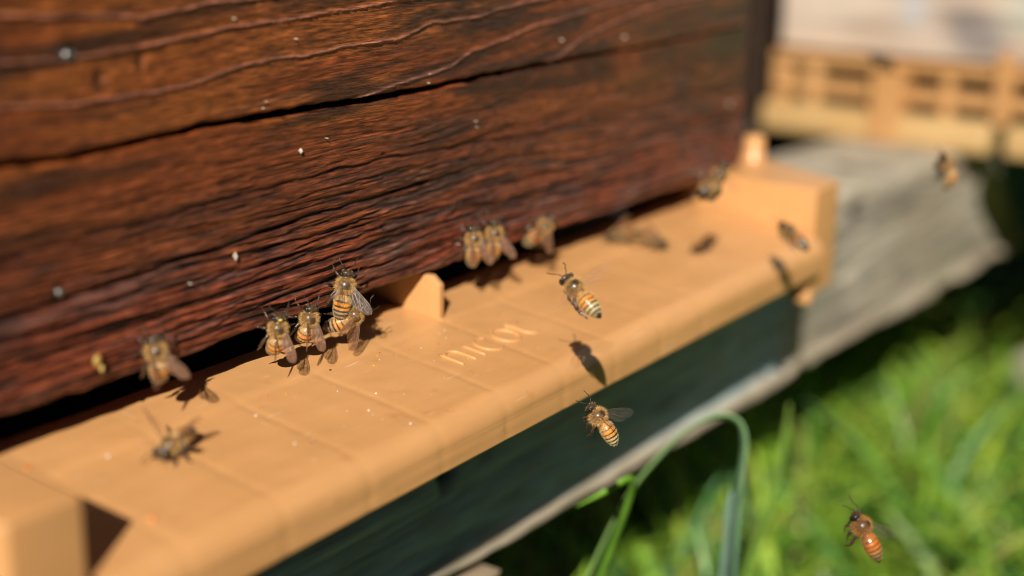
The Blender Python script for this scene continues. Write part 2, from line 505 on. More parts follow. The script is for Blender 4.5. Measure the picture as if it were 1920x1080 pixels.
    c = mixc(c, (.150, .085, .072), low * smooth(.52, .80, vn(X / .018, zw / .0011, 46)) * .55)
    c = c * (0.50 + 0.85 * n_med[..., None] * 0.6 + 0.35 * n_fine[..., None])
    c = mixc(c, (0.34, 0.145, 0.10), np.clip(ridge, 0, 1) * .75)
    c = mixc(c, (0.018, 0.011, 0.009), np.clip(crack * .85 + dent * .7, 0, 1))
    c = mixc(c, (0.26, 0.13, 0.08), smooth(.80, .93, n_dot) * smooth(.5, .8, n_wide) * .30 * mid)
    # edges roll back into the gap, the bottom edge and the right corner
    zt = Zf[:, -1:]; zb = Zf[:, :1]
    e = np.minimum(Zf - zb, 1.0)
    r = 0.0011 if upper else 0.0016
    back = np.where(e < r, r - np.sqrt(np.clip(r * r - (r - e) ** 2, 0, None)), 0)
    if not upper:
        e2 = zt - Zf; r2 = 0.0007
        back = back + np.where(e2 < r2, r2 - np.sqrt(np.clip(r2 * r2 - (r2 - e2) ** 2, 0, None)), 0)
    e3 = XR - X; r3 = 0.0016
    back = back + np.where(e3 < r3, r3 - np.sqrt(np.clip(r3 * r3 - (r3 - e3) ** 2, 0, None)), 0)
    Yv = -h + back
    # skirts: extra rows and a column running into the wood
    def pad(A, lo, hi, right): 
        A = np.concatenate([lo, A, hi], 1)
        return np.concatenate([A, right(A)], 0)
    Xp = pad(X, X[:, :1], X[:, -1:], lambda A: A[-1:])
    Zp = pad(Zf, Zf[:, :1] + (0.0004 if upper else 0.0), Zf[:, -1:] - (0.0 if upper else .0003), lambda A: A[-1:])
    Yp = pad(Yv, np.full((len(xs), 1), .022), np.full((len(xs), 1), .022), lambda A: np.full((1, A.shape[1]), .022))
    cp = np.concatenate([c[:, :1], c, c[:, -1:]], 1); cp = np.concatenate([cp, cp[-1:]], 0)
    V = np.stack([Xp, Yp, Zp], -1).reshape(-1, 3)
    me = make_mesh(name, V, grid_faces(Xp.shape[0], Xp.shape[1]), m_stained, True, cp.reshape(-1, 3))
    return me
link('plank', plank('plank', True), hive)
link('plank', plank('plank', False), hive, label='lower front plank, red brown and deeply furrowed along its bottom edge')

def plain_stained(name, lo, hi, tone=(0.06, 0.028, 0.014), w=0.001):
    me = box_mesh(name, lo, hi, m_stained, w)
    at = me.color_attributes.new('col', 'FLOAT_COLOR', 'POINT')
    at.data.foreach_set('color', np.tile(np.array([*tone, 1.0], np.float32), len(me.vertices)))
    return me
link('side_wall', plain_stained('side_wall', (XR - .024, .0235, .0005), (XR - .001, .50, .298)), hive)
link('side_wall', plain_stained('side_wall', (XL + .001, .0235, .0005), (XL + .024, .50, .298)), hive)
link('rear_wall', plain_stained('rear_wall', (XL + .026, .476, .0005), (XR - .026, .499, .298)), hive)
link('inner_board_or_shade_plate', plain_stained('inner_board_or_shade_plate', (XL + .026, .0235, .004), (XR - .026, .0285, .298)), hive)
link('cover', plain_stained('cover', (XL - .002, -.002, .3015), (XR + .002, .505, .325), (.25, .24, .22)), hive)
# frames hanging inside the hive, seen only as darkness above the entrance
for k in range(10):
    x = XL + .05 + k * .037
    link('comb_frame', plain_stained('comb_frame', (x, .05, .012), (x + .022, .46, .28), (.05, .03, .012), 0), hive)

def nail(x, z, r):
    path = [(x, .004, z), (x, -.0001, z), (x, -.0003, z), (x, -.0004, z)]
    link('nail', tube_mesh('nail', path, [r, r, r * .8, r * .25], m_nail, 14), hive)
nail(-0.0782, 0.0686, 0.0012); nail(-0.0843, 0.0222, 0.0009)
# the small dry flakes and resin beads that stick to the planks
FL = [(-0.0142, .0407, .0006, .0010), (.0348, .0515, .0003, .0003), (.0353, .0538, .00016, .0002), (-.0262, .0522, .0004, .0003), (-.0252, .0536, .00025, .0002),
      (.0986, .0574, .0004, .0005), (.1354, .0553, .0005, .0007), (.0560, .0388, .0004, .0003), (.0563, .0372, .0003, .0002),
      (.2133, .0251, .0011, .0009), (-.0365, .0198, .00018, .0016), (-.0342, .0727, .0003, .0004), (-.0148, .0668, .00025, .0003), (-.0505, .0166, .0003, .0004), (-.0050, .0425, .0005, .0002),
      (.184, .0045, .0014, .0005), (.0505, .0095, .0005, .0004), (.0482, .0058, .0004, .0003)]
Vs, Fs = [], []
for k, (x, z, a, bb) in enumerate(FL):
    o = len(Vs)
    rot = k * 1.3
    for j in range(6):
        t = j * math.pi / 3
        u, v = a * .7 * math.cos(t), bb * .75 * math.sin(t)
        Vs.append((x + u * .75, -.0007 - .00015 * math.sin(2 * t + rot), z + v))
    Vs.append((x, -.0013, z)); Vs.append((x, .0003, z))
    for j in range(6):
        Fs.append((o + j, o + (j + 1) % 6, o + 6)); Fs.append((o + (j + 1) % 6, o + j, o + 7))
link('dry_flakes', make_mesh('dry_flakes', Vs, Fs, m_chip, False), kind='stuff', label='tiny pale flakes and resin beads stuck to the brown hive front', category='flakes')

# ------------------------------------------------------------------ tan plastic floor with its landing lip
board = thing('hive_floor', 'tan plastic hive floor and landing board with raised lettering under the brown hive', 'landing board', (0, 0, 0))
XA, XB = -0.128, 0.226                       # outer ends
YB0 = 0.010
def floor_z(y): return np.where(y < YB0, -.0127 + .12 * (y + .004), -.0127 + .12 * (YB0 + .004))
SEAM = [-0.1195 + .02585 * k for k in range(-3, 16)]
def tray():
    prof = []                                 # (y, z) from the back, over the lip, down its front, back underneath
    for y in np.linspace(.0135, .012, 16): prof.append((y, float(floor_z(y))))
    for y in np.linspace(.0115, -.0385, 72): prof.append((y, float(floor_z(y))))
    y0, z0 = -.0385, float(floor_z(-.0385)); a0 = math.radians(97)
    R = .0064
    for t in np.linspace(0, 1, 22)[1:]:
        a = math.radians(97 + 80 * t)
        prof.append((y0 + R * (math.cos(a) - math.cos(a0)) * 1.0, z0 + R * (math.sin(a) - math.sin(a0))))
    yl, zl = prof[-1]
    for s in np.linspace(0, 1, 22)[1:]: prof.append((yl + .0001 * s, zl - .0060 * s))
    yl, zl = prof[-1]
    prof += [(yl + .0003, zl - .0005), (yl + .0012, zl - .0006), (yl + .0020, zl + .0002), (yl + .0035, zl + .006), (-.034, -.0200)]
    prof += [(-.02, -.0186), (0.0, -.0170), (.0138, -.0150), (.0138, -.0118)]
    prof = np.array(prof)
    xs = np.linspace(-.112, .2055, 640)
    X = np.repeat(xs[:, None], len(prof), 1)
    Y = np.repeat(prof[None, :, 0], len(xs), 0).copy(); Z = np.repeat(prof[None, :, 1], len(xs), 0).copy()
    top = np.arange(len(prof)) < 88 + 43
    sink = np.zeros_like(X)
    for s in SEAM:
        sink += np.exp(-((X - s - (vn(Y / .01, Y * 0, 5) - .5) * .0006) / .0013) ** 2)
    back = 1 / (1 + np.exp(-(Y + .0052) / .0010))
    on = (Y < .02)
    row = np.exp(-((Y + .0058) / .0013) ** 2)
    row2 = np.exp(-((Y + .0275) / .0013) ** 2) * .35
    dz = (-sink * .00013 * (1 - back * .6) - row * .00012 - row2 * .00010 + (fbm(X / .018, Y / .012, 6, 3) - .5) * .0006)
    dz = dz + back * 0.0005 * (Y < .02)
    lip = smooth(-.0385, -.0415, Y)
    lipx = np.zeros_like(X)
    for s in SEAM: lipx += np.exp(-((X - s) / .0018) ** 2)
    Z[:, :131] += (dz * (1 - lip) * on)[:, :131]
    Y[:, :131] += (lipx * lip * .00010 - (np.abs(Z + .0240) < .00022) * lip * .00004 + (fbm(X / .03, Z / .004, 8, 2) - .5) * .0004 * lip)[:, :131]
    me = make_mesh('tray', np.stack([X, Y, Z], -1).reshape(-1, 3), grid_faces(X.shape[0], X.shape[1])[:, ::-1], m_plastic)
    return me
link('tray', tray(), board)

# end blocks: the hive stands on them; their plan widens towards the back
def end_block(plan, zl):
    return prism_mesh('end_block', plan, zl, 0.0000, m_plastic, 0.0008, 'z', 3)
link('end_block', end_block([(.2045, -.0400), (.2255, -.0400), (.2500, .0030), (.2500, .0400), (.2095, .0400), (.2075, .0000)], -.0385), board)
link('end_block', end_block([(-.1292, -.0400), (-.1137, -.0400), (-.1105, .0000), (-.1105, .0400), (-.1600, .0400), (-.1600, .0030)], -.0385), board)
link('end_foot', prism_mesh('end_foot', [(.2040, -.0405), (.2075, -.0405), (.2075, -.034), (.2040, -.034)], -.0415, -.0370, m_plastic, .0008, 'z'), board)
for x in (.2435, -.156):
    zz = [-.002, .0002, .0010, .0080, .0090, .0095, .0096]; rr = [.0054, .0050, .0043, .0041, .0037, .0026, .0004]
    link('locating_peg', tube_mesh('locating_peg', [(x, .0025, z) for z in zz], rr, m_plastic, 24), board)
# divider fins under the hive edge; the next ones to the right and left lie deeper in the shade
fin_pts = [(.030, -.0135), (.030, -.0003), (-.0012, -.0003), (-.0041, -.0026), (-.0041, -.0140)]
link('divider_fin', prism_mesh('divider_fin', fin_pts, .0350, .0372, m_plastic, .00028, 'x', 3), board)
link('fin_rib', prism_mesh('fin_rib', [(-.0040, -.0139), (-.0040, -.0118), (-.0052, -.0129), (-.0110, -.0141), (-.0110, -.0148)], .0354, .0368, m_plastic, .0002, 'x'), board)
link('shade_floor', plain_stained('shade_floor', (-.1105, .0142, -.0225), (.2075, .46, -.0205), (.02, .015, .012), .0002), board, label='added near-black floor sheet, the entrance shade put into its colour')  # near-black sheet paints the shade under the hive
for k in range(46):  # wires laid over the added dark sheet
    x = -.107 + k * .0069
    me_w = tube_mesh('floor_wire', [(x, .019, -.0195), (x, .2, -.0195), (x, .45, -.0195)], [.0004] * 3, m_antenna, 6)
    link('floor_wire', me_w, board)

# raised lettering
def letter(paths, r=.00042):
    Vs, Fs = [], []
    for p in paths:
        p = np.array(p, float)
        # resample smoothly
        t = np.linspace(0, len(p) - 1, max(2, (len(p) - 1) * 5 + 1))
        q = np.stack([np.interp(t, np.arange(len(p)), p[:, k]) for k in (0, 1)], 1)
        if len(q) > 8:
            for _ in range(3): q[1:-1] = (q[:-2] + 2 * q[1:-1] + q[2:]) / 4
        pts = np.stack([q[:, 0], q[:, 1], floor_z(q[:, 1]) + .00015], 1)
        rr = np.full(len(pts), r); rr[0] *= .6; rr[-1] *= .6
        V, F = tube_arrays(pts, rr, 10, None, len(Vs))
        Vs += list(V); Fs += F
    return make_mesh('raised_letter', Vs, Fs, m_plastic)
def arc(cx, cy, rx, ry, a0, a1, n=10):
    return [(cx + rx * math.cos(math.radians(a)), cy + ry * math.sin(math.radians(a))) for a in np.linspace(a0, a1, n)]
glyphs = [
    [[(.0165, -.0181), (.0165, -.0260)], [(.0166, -.0205)] + arc(.0192, -.0212, .0026, .0028, 150, 0, 7) + [(.0218, -.0260)]],
    [[(.0260, -.0181), (.0260, -.0260)]],
    [arc(.0325, -.0222, .0036, .0040, 50, 310, 14)],
    [arc(.0410, -.0220, .0036, .0040, 0, 360, 18)],
    [[(.0474, -.0165), (.0474, -.0225)] + arc(.0499, -.0230, .0025, .0030, 190, 300, 6), [(.0458, -.0186), (.0512, -.0186)]],
]
for g in glyphs: link('raised_letter', letter(g), board)

# ------------------------------------------------------------------ beam under the hives
beam = thing('wooden_beam', 'weathered grey timber beam carrying the hives, its near half in the shade of the tan board', 'beam', (0, 0, 0))
def beam_mesh():
    xs = np.linspace(-.5, 1, 560)
    vs = np.linspace(0, 1, 70)
    U, Vv = np.meshgrid(np.linspace(0, 1, 560), vs, indexing='ij')
    X0 = -.5 + U * (1.05 + 0.0)
    zt = -.0270 - np.clip(X0 - .27, 0, .3) * .028
    slope = -0.028
    zlow = -.0975 + np.clip(X0 - .15, -1, 1) * slope
    jag = (fbm(X0 / .05, X0 * 0, 61, 4) - .5) * .006 * (1 - .7 * smooth(.25, .33, X0)) + (vn(X0 / .008, X0 * 0, 62) - .5) * .0012
    zl = zlow + jag
    Z = zt + (zl - zt) * Vv
    # slanted, rounded end
    end = .552 + .085 * Vv
    X = -.5 + U * (end + .5)
    zw = Z + (fbm(X / .2, Z / .05, 63, 3) - .5) * .02
    n1 = vn(X / .08, zw / .006, 64); n2 = vn(X / .03, zw / .0016, 65)
    n3 = vn(X / .009, zw / .0014, 60)
    h = (n1 - .5) * .0022 + (n2 - .5) * .0013 + (n3 - .5) * .0007
    edge = smooth(.915, .955, Vv)
    chip = smooth(.45, .75, vn(X / .035, X * 0, 66))
    h = h + edge * (.0015 + .003 * chip)
    knot = np.exp(-(((X - .355) / .007) ** 2 + ((Z + .041) / .006) ** 2))
    knot2 = np.exp(-(((X - .0436) / .0030) ** 2 + ((Z + .0610) / .0060) ** 2))
    h = h - knot * .003 - knot2 * .004
    r = .004
    e = (Z * 0 + zt - Z); back = np.where(e < r, r - np.sqrt(np.clip(r * r - (r - e) ** 2, 0, None)), 0)
    Yv = -h + back
    c = np.ones(X.shape + (3,)) * np.array([.40, .33, .24])
    c = mixc(c, (.52, .45, .35), smooth(.5, .8, fbm(X / .09, zw / .02, 67)) * .8)
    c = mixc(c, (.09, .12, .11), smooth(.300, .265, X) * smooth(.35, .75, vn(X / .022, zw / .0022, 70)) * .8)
    c = mixc(c, (.20, .17, .14), smooth(.50, .78, fbm(X / .05, zw / .012, 68)) * .7)
    c = mixc(c, (.24, .24, .15), smooth(.5, .75, fbm(X / .07, Z / .03, 69)) * .45)
    # bluish shade tint put into the colour along the stretch below the landing board
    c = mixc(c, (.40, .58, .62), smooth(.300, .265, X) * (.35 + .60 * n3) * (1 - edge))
    c = mixc(c, (.02, .018, .015), np.clip(knot + knot2, 0, 1) * .9)
    c = mixc(c, (.55, .43, .30), edge * .7)
    def pad(A, a, b2): return np.concatenate([a, A, b2], 1)
    Xp = pad(X, X[:, :1], X[:, -1:]); Zp = pad(Z, Z[:, :1], Z[:, -1:] + .001)
    Yp = pad(Yv, np.full((560, 1), .068), np.full((560, 1), .068)); cp = np.concatenate([c[:, :1], c, c[:, -1:]], 1)
    Xp = np.concatenate([Xp, Xp[-1:]]); Zp = np.concatenate([Zp, Zp[-1:]]); Yp = np.concatenate([Yp, np.full((1, Yp.shape[1]), .068)]); cp = np.concatenate([cp, cp[-1:]])
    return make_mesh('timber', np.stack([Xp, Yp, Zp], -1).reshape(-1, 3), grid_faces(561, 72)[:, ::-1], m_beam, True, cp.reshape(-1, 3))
link('timber', beam_mesh(), beam)
def grey_box(name, lo, hi, mat=None, tone=(.27, .24, .20), w=.002):
    me = box_mesh(name, lo, hi, mat or m_beam, w)
    at = me.color_attributes.new('col', 'FLOAT_COLOR', 'POINT')
    at.data.foreach_set('color', np.tile(np.array([*tone, 1.0], np.float32), len(me.vertices)))
    return me
sp = prism_mesh('splinter', [(.0325, -.0990), (.052, -.0985), (.066, -.0990), (.060, -.1022), (.048, -.1012)], -.005, .004, m_beam, .0006, 'y')
sp.color_attributes.new('col', 'FLOAT_COLOR', 'POINT').data.foreach_set('color', np.tile(np.array([.42, .31, .20, 1], np.float32), len(sp.vertices)))
link('splinter', sp, beam)
link('rear_timber', grey_box('rear_timber', (-.5, .38, -.095), (.56, .45, -.0285)), beam)
link('post', grey_box('post', (-.46, .005, G - .02), (-.38, .066, -.0990)), beam)
link('post', grey_box('post', (-.46, .383, G - .02), (-.38, .448, -.0965)), beam)
link('post', grey_box('post', (.46, .383, G - .02), (.53, .448, -.0965)), beam)

# ------------------------------------------------------------------ grey neighbouring hive turned side-on
NX = .4578
grey = thing('beehive', 'weathered pale grey wooden beehive on tan slatted entrance, standing at the beam end', 'beehive', (0, 0, 0))
def grey_face():
    ys = np.linspace(.0925, -.36, 240); zs = np.linspace(.0168, .30, 150)
    Y, Z = np.meshgrid(ys, zs, indexing='ij')
    n1 = vn(Y / .07, Z / .006, 71); n2 = vn(Y / .03, Z / .0015, 72)
    h = (n1 - .5) * .001 + (n2 - .5) * .0005
    c = np.ones(Y.shape + (3,)) * np.array([.56, .41, .30])
    c = mixc(c, (.66, .52, .41), smooth(.4, .8, fbm(Y / .06, Z / .02, 73)) * .8)
    c = mixc(c, (.50, .33, .21), smooth(.5, .8, fbm(Y / .08, Z / .01, 74)) * .6)
    d = np.exp(-(((Y + .012) / .017) ** 2 + ((Z - .030 - (Y + .02) * .3) / .012) ** 2))
    c = mixc(c, (.17, .15, .15), np.clip(d * 1.3, 0, 1) * .8)
    c = mixc(c, (.44, .50, .42), smooth(-.01, -.045, Y) * smooth(.025, .04, Z) * .7)
    c = mixc(c, (.50, .52, .54), np.exp(-(((Y - .020) / .007) ** 2 + ((Z - .042) / .008) ** 2)) * .8)
    r = .003
    e = np.minimum(.0925 - Y, Z - .0168); back = np.where(e < r, r - np.sqrt(np.clip(r * r - (r - e) ** 2, 0, None)), 0)
    X = NX + .004 - h + back
    Xp = np.concatenate([np.full((1, 150), NX + .03), X]); Yp = np.concatenate([Y[:1], Y]); Zp = np.concatenate([Z[:1], Z]); cp = np.concatenate([c[:1], c])
    Xp = np.concatenate([np.full((241, 1), NX + .03), Xp], 1); Yp = np.concatenate([Yp[:, :1], Yp], 1); Zp = np.concatenate([Zp[:, :1], Zp], 1); cp = np.concatenate([cp[:, :1], cp], 1)
    return make_mesh('front_panel', np.stack([Xp, Yp, Zp], -1).reshape(-1, 3), grid_faces(241, 151), m_grey, True, cp.reshape(-1, 3))
link('front_panel', grey_face(), grey)
link('body', grey_box('body', (NX + .031, -.36, .0168), (NX + .43, .0920, .299), m_grey, (.5, .38, .28)), grey)
link('cover', grey_box('cover', (NX - .004, -.365, .3005), (NX + .44, .098, .33), m_grey, (.3, .3, .3)), grey)
fl = thing('hive_floor', 'tan slatted plastic entrance floor under the grey hive', 'hive floor', (0, 0, 0))
def bar(name, y0, y1, z0, z1, x0=NX, x1=NX + .006, m=None, w=.0012, **kw):
    link(name, box_mesh(name, (x0, y1, z0), (x1, y0, z1), m or m_plastic2, w, 3), fl, **kw)
yl, yr = .0935, -.345
bar('top_rail', yl, yr, .0100, .0160)
bar('middle_rail', yl - .001, yr, -.0046, .0028, NX - .001)
bar('ledge', yl + .002, -.0275, -.0262, -.0105, NX - .007, NX + .012, m_plastic3, .003, label='lowest rail of the slatted entrance, yellowed')
bar('ledge', -.0345, -.16, -.0262, -.0105, NX - .007, NX + .012, m_plastic3, .003)
link('inner_board_or_shade_plate', plain_stained('inner_board_or_shade_plate', (NX + .070, yr, -.0255), (NX + .074, yl - .008, .0160), (.02, .009, .005), .0004), fl)  # added near-black plate so the slots between the rails go dark
bar('side_rail', yl - .001, yl - .006, -.0233, .0160, NX + .022, NX + .42)
bar('rear_rail', yl - .007, yr, -.0233, .0160, NX + .405, NX + .418)
for y, wd, z0, z1, x0 in [(.0690, .007, -.0135, .0100, NX - .0015), (.0265, .0165, -.0255, .0100, NX - .0085), (-.0025, .0060, -.0130, .0100, NX - .0015), (-.0300, .0085, -.0120, .0235, NX - .003), (-.055, .006, -.012, .01, NX - .0015), (-.075, .006, -.012, .01, NX - .0015), (-.1, .006, -.012, .01, NX - .0015)]:
    bar('post', y + wd / 2, y - wd / 2, z0, z1, x0, NX + .0085, m_plastic2, .0015)
bar('end_cap', yl, yl - .011, -.0105, .0090, NX + .001, NX + .02)
for root_ in (grey, fl):                     # a slightly larger hive body than the brown one
    root_.scale = (1.058, 1.058, 1.058); root_.location = (.0152, .0133, -.0058)
dark_filler_hive = thing('beehive', 'added dark hive box, filling the black strip beside the brown hive corner', 'beehive', (0, 0, 0))  # invented box standing in for the dark gap behind the hives
link('body', plain_stained('body', (.57, .125, -.034), (.95, .37, .26), (.03, .016, .009)), dark_filler_hive)  # added dark box, body of the filler hive
link('stand', plain_stained('stand', (.575, .13, G - .02), (.94, .36, -.036), (.03, .02, .012)), dark_filler_hive)  # added dark box; the shadowed gap below is put into its colour
link('cover', plain_stained('cover', (.565, .120, .262), (.955, .375, .285), (.03, .02, .015)), dark_filler_hive)  # added dark lid of the filler hive

# ------------------------------------------------------------------ grass
rng = np.random.default_rng(4)
def blade_arrays(n, base, height, width, lean, tones, segs=5):
    """n curved tapering blades -> V, F, C"""
    t = np.linspace(0, 1, segs + 1)
    az = rng.uniform(0, 2 * np.pi, n)
    dirx, diry = np.cos(az), np.sin(az)
    fx = rng.uniform(0, 2 * np.pi, n)
    bx, by = np.cos(fx), np.sin(fx)
    H = height[:, None]
    out = lean[:, None] * H * t[None] ** 2.0
    z = base[:, 2:3] + H * (t[None] - 0.35 * np.clip(lean, 0, 1.4)[:, None] * t[None] ** 2.6)
    cx = base[:, 0:1] + dirx[:, None] * out; cy = base[:, 1:2] + diry[:, None] * out
    w = width[:, None] * (1 - t[None] ** 1.8) * .5 + .0002
    V = np.stack([np.stack([cx - bx[:, None] * w, cy - by[:, None] * w, z], -1), np.stack([cx + bx[:, None] * w, cy + by[:, None] * w, z], -1)], 2)
    V = V.reshape(-1, 3)
    k = np.arange(n)[:, None] * (segs + 1) * 2 + np.arange(segs)[None] * 2
    F = np.stack([k, k + 1, k + 3, k + 2], -1).reshape(-1, 4)
    C = np.repeat(tones, (segs + 1) * 2, 0)
    return V, F, C
def tones(n):
    pal = np.array([[.27, .48, .04], [.38, .56, .05], [.13, .33, .04], [.46, .58, .07], [.15, .37, .13], [.46, .42, .12]])
    p = pal[rng.choice(len(pal), n, p=[.3, .20, .24, .09, .1, .07])]
    return p * rng.uniform(.5, 1.15, (n, 1))
n = 34000
bx = rng.uniform(.05, 3.2, n); by = rng.uniform(-1.0, 1.7, n)
keep = (by < 1.2) & (np.abs((by - .12 + (bx - .4) * .12)) < .25 + bx * .55)
bx, by = bx[keep], by[keep]; n = len(bx)
clump = fbm(bx * 6, by * 6, 7, 3)
ht = (.03 + .10 * clump ** 1.3 + rng.uniform(0, .05, n)) 
V, F, C = blade_arrays(n, np.stack([bx, by, np.full(n, G - .004)], -1), ht, rng.uniform(.0025, .0065, n), rng.uniform(.3, 1.6, n), tones(n))
link('grass', make_mesh('grass', V, F, m_grass, True, C), kind='stuff', label='lush sunlit green grass on the ground beside the hives', category='grass')
# broad clover-like leaves low in the grass
n = 5200
bx = rng.uniform(.3, 2.6, n); by = rng.uniform(-.7, .9, n)
V0, F0, C0 = blade_arrays(n, np.stack([bx, by, np.full(n, G + .0)], -1), rng.uniform(.02, .07, n), rng.uniform(.012, .024, n), rng.uniform(.6, 1.6, n), tones(n) * .9, 4)
link('ground_cover', make_mesh('ground_cover', V0, F0, m_grass, True, C0), kind='stuff', label='broad low leaves growing among the grass', category='leaves')

def stem(name, label, cat, path, radii, tone, flat=.55, sides=10):
    path = np.array(path, float)
    t = np.linspace(0, len(path) - 1, (len(path) - 1) * 6 + 1)
    P = np.stack([np.interp(t, np.arange(len(path)), path[:, k]) for k in range(3)], 1)
    for _ in range(14): P[1:-1] = (P[:-2] + 2 * P[1:-1] + P[2:]) / 4
    rr = np.interp(t, np.arange(len(path)), radii)
    V, F = tube_arrays(P, rr, sides, np.full(len(P), flat))
    s = np.repeat(np.linspace(0, 1, len(P)), sides); s = np.concatenate([s, [0, 1]])
    c = np.array(tone[0])[None] * (1 - s[:, None]) + np.array(tone[1])[None] * s[:, None]
    me = make_mesh(name, V, F, m_grass, True, c)
    o = link(name, me); o['label'] = label; o['category'] = cat; o['group'] = 'tall grass blades by the beam'
    return o
YG, BG = (.22, .36, .08), (.16, .27, .17)
stem('grass_blade', 'tall blue green blade arching over in front of the beam edge', 'grass blade',
     [(.068, .012, G), (0.0857, 0.0043, -0.1728), (0.0967, -0.0174, -0.11), (0.1084, -0.0222, -0.0855), (0.1168, -0.0287, -0.0739), (0.1248, -0.0353, -0.0639), (0.1315, -0.0429, -0.0592), (0.1349, -0.0488, -0.0612), (0.1343, -0.0516, -0.0685), (0.1302, -0.0514, -0.08), (0.1265, -0.0535, -0.0965), (0.1226, -0.0553, -0.1093), (0.1194, -0.0568, -0.1238)],
     [.0021, .0023, .0024, .0021, .0024, .0022, .0025, .0026, .0024, .0027, .0022, .0017, .0005], ((.24, .40, .08), (.15, .28, .18)), .30, 12)
stem('grass_blade', 'short bright green leaf tip poking left below the beam edge', 'grass blade',
     [(.10, .03, G), (.098, -.01, -.14), (.090, -.036, -.075), (.0819, -.0405, -.0630), (.0760, -.036, -.0680), (.0694, -.0283, -.0731)],
     [.0015, .0015, .0013, .0013, .0014, .0003], ((.10, .22, .03), (.22, .46, .03)))
stem('grass_blade', 'blurred grey green blade standing close right of the arching one', 'grass blade',
     [(.155, -.02, G), (.150, -.035, -.16), (.142, -.045, -.115), (.1385, -.046, -.094), (.1375, -.046, -.088)],
     [.003, .003, .0032, .0030, .0008], (BG, (.22, .34, .26)))
stem('grass_blade', 'pale yellow green upright blade behind the arching one', 'grass blade',
     [(.21, .0, G), (.212, -.02, -.16), (.213, -.03, -.115), (.209, -.034, -.090), (.204, -.036, -.080)],
     [.0028, .0028, .0027, .002, .0004], ((.16, .30, .04), (.26, .40, .07)))
stem('grass_blade', 'broad blue green blade tip leaning right above the grass', 'grass blade',
     [(.46, .12, G), (.52, .10, -.18), (.60, .06, -.12), (.66, .03, -.087), (.70, .012, -.066)],
     [.006, .007, .008, .008, .001], (YG, (.16, .34, .20)))
stem('grass_blade', 'long light green blade rising through the bright grass', 'grass blade',
     [(.62, -.02, G - .01), (.66, -.02, -.20), (.70, -.03, -.15), (.745, -.045, -.11), (.77, -.052, -.09)],
     [.005, .0055, .0055, .005, .0006], ((.20, .36, .05), (.26, .42, .08)))
# a pale round seed head
hd = thing('clover_flower', 'pale round clover flower blurred in the sunlit grass', 'flower', (.62, -.02, -.185))
me = bpy.data.meshes.new('flower_head')
Vs, Fs = [], []
for k in range(90):
    ph = math.acos(1 - 2 * (k + .5) / 90); th = k * 2.39996
    d = np.array([math.sin(ph) * math.cos(th), math.sin(ph) * math.sin(th), math.cos(ph)])
    s = np.cross(d, [0.1, .2, .97]); s /= np.linalg.norm(s); u = np.cross(d, s); o = len(Vs)
    Vs += [d * .003, d * .008 + s * .0016, d * .0125, d * .008 - s * .0016, d * .0085 + u * .001]
    Fs += [(o, o + 1, o + 4), (o + 1, o + 2, o + 4), (o + 2, o + 3, o + 4), (o + 3, o, o + 4)]
link('flower_head', make_mesh('flower_head', Vs, Fs, simple('clover_petal', (.62, .56, .42), .6), False), hd)
link('stalk', make_mesh('stalk', *tube_arrays([(0, 0, -.07), (.002, 0, -.03), (0, 0, -.004)], [.001, .001, .001], 6), m_grass, True, np.tile([.1, .2, .03], (20, 1))), hd)

# ------------------------------------------------------------------ honey bees
MM = 0.001
def body_ring_table(bend):
    """centre path, radii and axis of the rings of one continuous body, in millimetres; +x is forward, +z dorsal"""
    key = np.array([(6.15, .05, .05), (6.05, .75, .70), (5.75, 1.35, 1.35), (5.25, 1.85, 1.70), (4.80, 1.75, 1.55), (4.45, 1.0, .95), (4.25, .62, .62),
           (3.95, 1.25, 1.20), (3.45, 1.80, 1.75), (2.8, 2.08, 2.05), (2.1, 2.15, 2.15), (1.4, 2.0, 2.0), (.8, 1.55, 1.5), (.35, 1.15, 1.1), (.05, .85, .80),
           (-.25, 1.15, 1.1), (-.7, 1.70, 1.55), (-1.4, 1.98, 1.80), (-2.4, 2.18, 2.0), (-3.5, 2.15, 1.98), (-4.6, 1.95, 1.80), (-5.6, 1.60, 1.48), (-6.5, 1.15, 1.05), (-7.2, .62, .58), (-7.6, .25, .25), (-7.75, .03, .03)])
    xs = np.concatenate([np.linspace(6.15, 4.25, 16, endpoint=False), np.linspace(4.25, .05, 22, endpoint=False), np.linspace(.05, -7.75, 52)])
    ry = np.interp(-xs, -key[:, 0], key[:, 1]); rz = np.interp(-xs, -key[:, 0], key[:, 2])
    for _ in range(1):
        ry[1:-1] = (ry[:-2] + 2 * ry[1:-1] + ry[2:]) / 4; rz[1:-1] = (rz[:-2] + 2 * rz[1:-1] + rz[2:]) / 4
    return xs, ry, rz

SEG = np.array([.0, 1.75, 2.95, 4.1, 5.2, 6.25, 7.8])
def spine(x, bend):
    """position and angle of the body axis at x; the abdomen curls down by bend degrees"""
    x = np.asarray(x, float)
    B = math.radians(bend)
    L = np.clip(-x, 0, None)
    tot = 5.5
    ang = B * np.clip(L / tot, 0, 1.3) + math.radians(6) * (L > 0)
    # integrate
    ls = np.linspace(0, 8.2, 120); a = B * np.clip(ls / tot, 0, 1.3) + math.radians(6)
    ix = -np.concatenate([[0], np.cumsum(np.cos((a[1:] + a[:-1]) / 2) * np.diff(ls))])
    iz = -np.concatenate([[0], np.cumsum(np.sin((a[1:] + a[:-1]) / 2) * np.diff(ls))])
    px = np.where(x < 0, np.interp(L, ls, ix), x); pz = np.where(x < 0, np.interp(L, ls, iz), 0)
    hd = np.clip(x - 4.2, 0, None)                       # the head hangs a little
    pz = pz - hd * .22
    ang = ang + np.where(x > 4.2, -math.radians(12), 0)
    return px, pz, ang

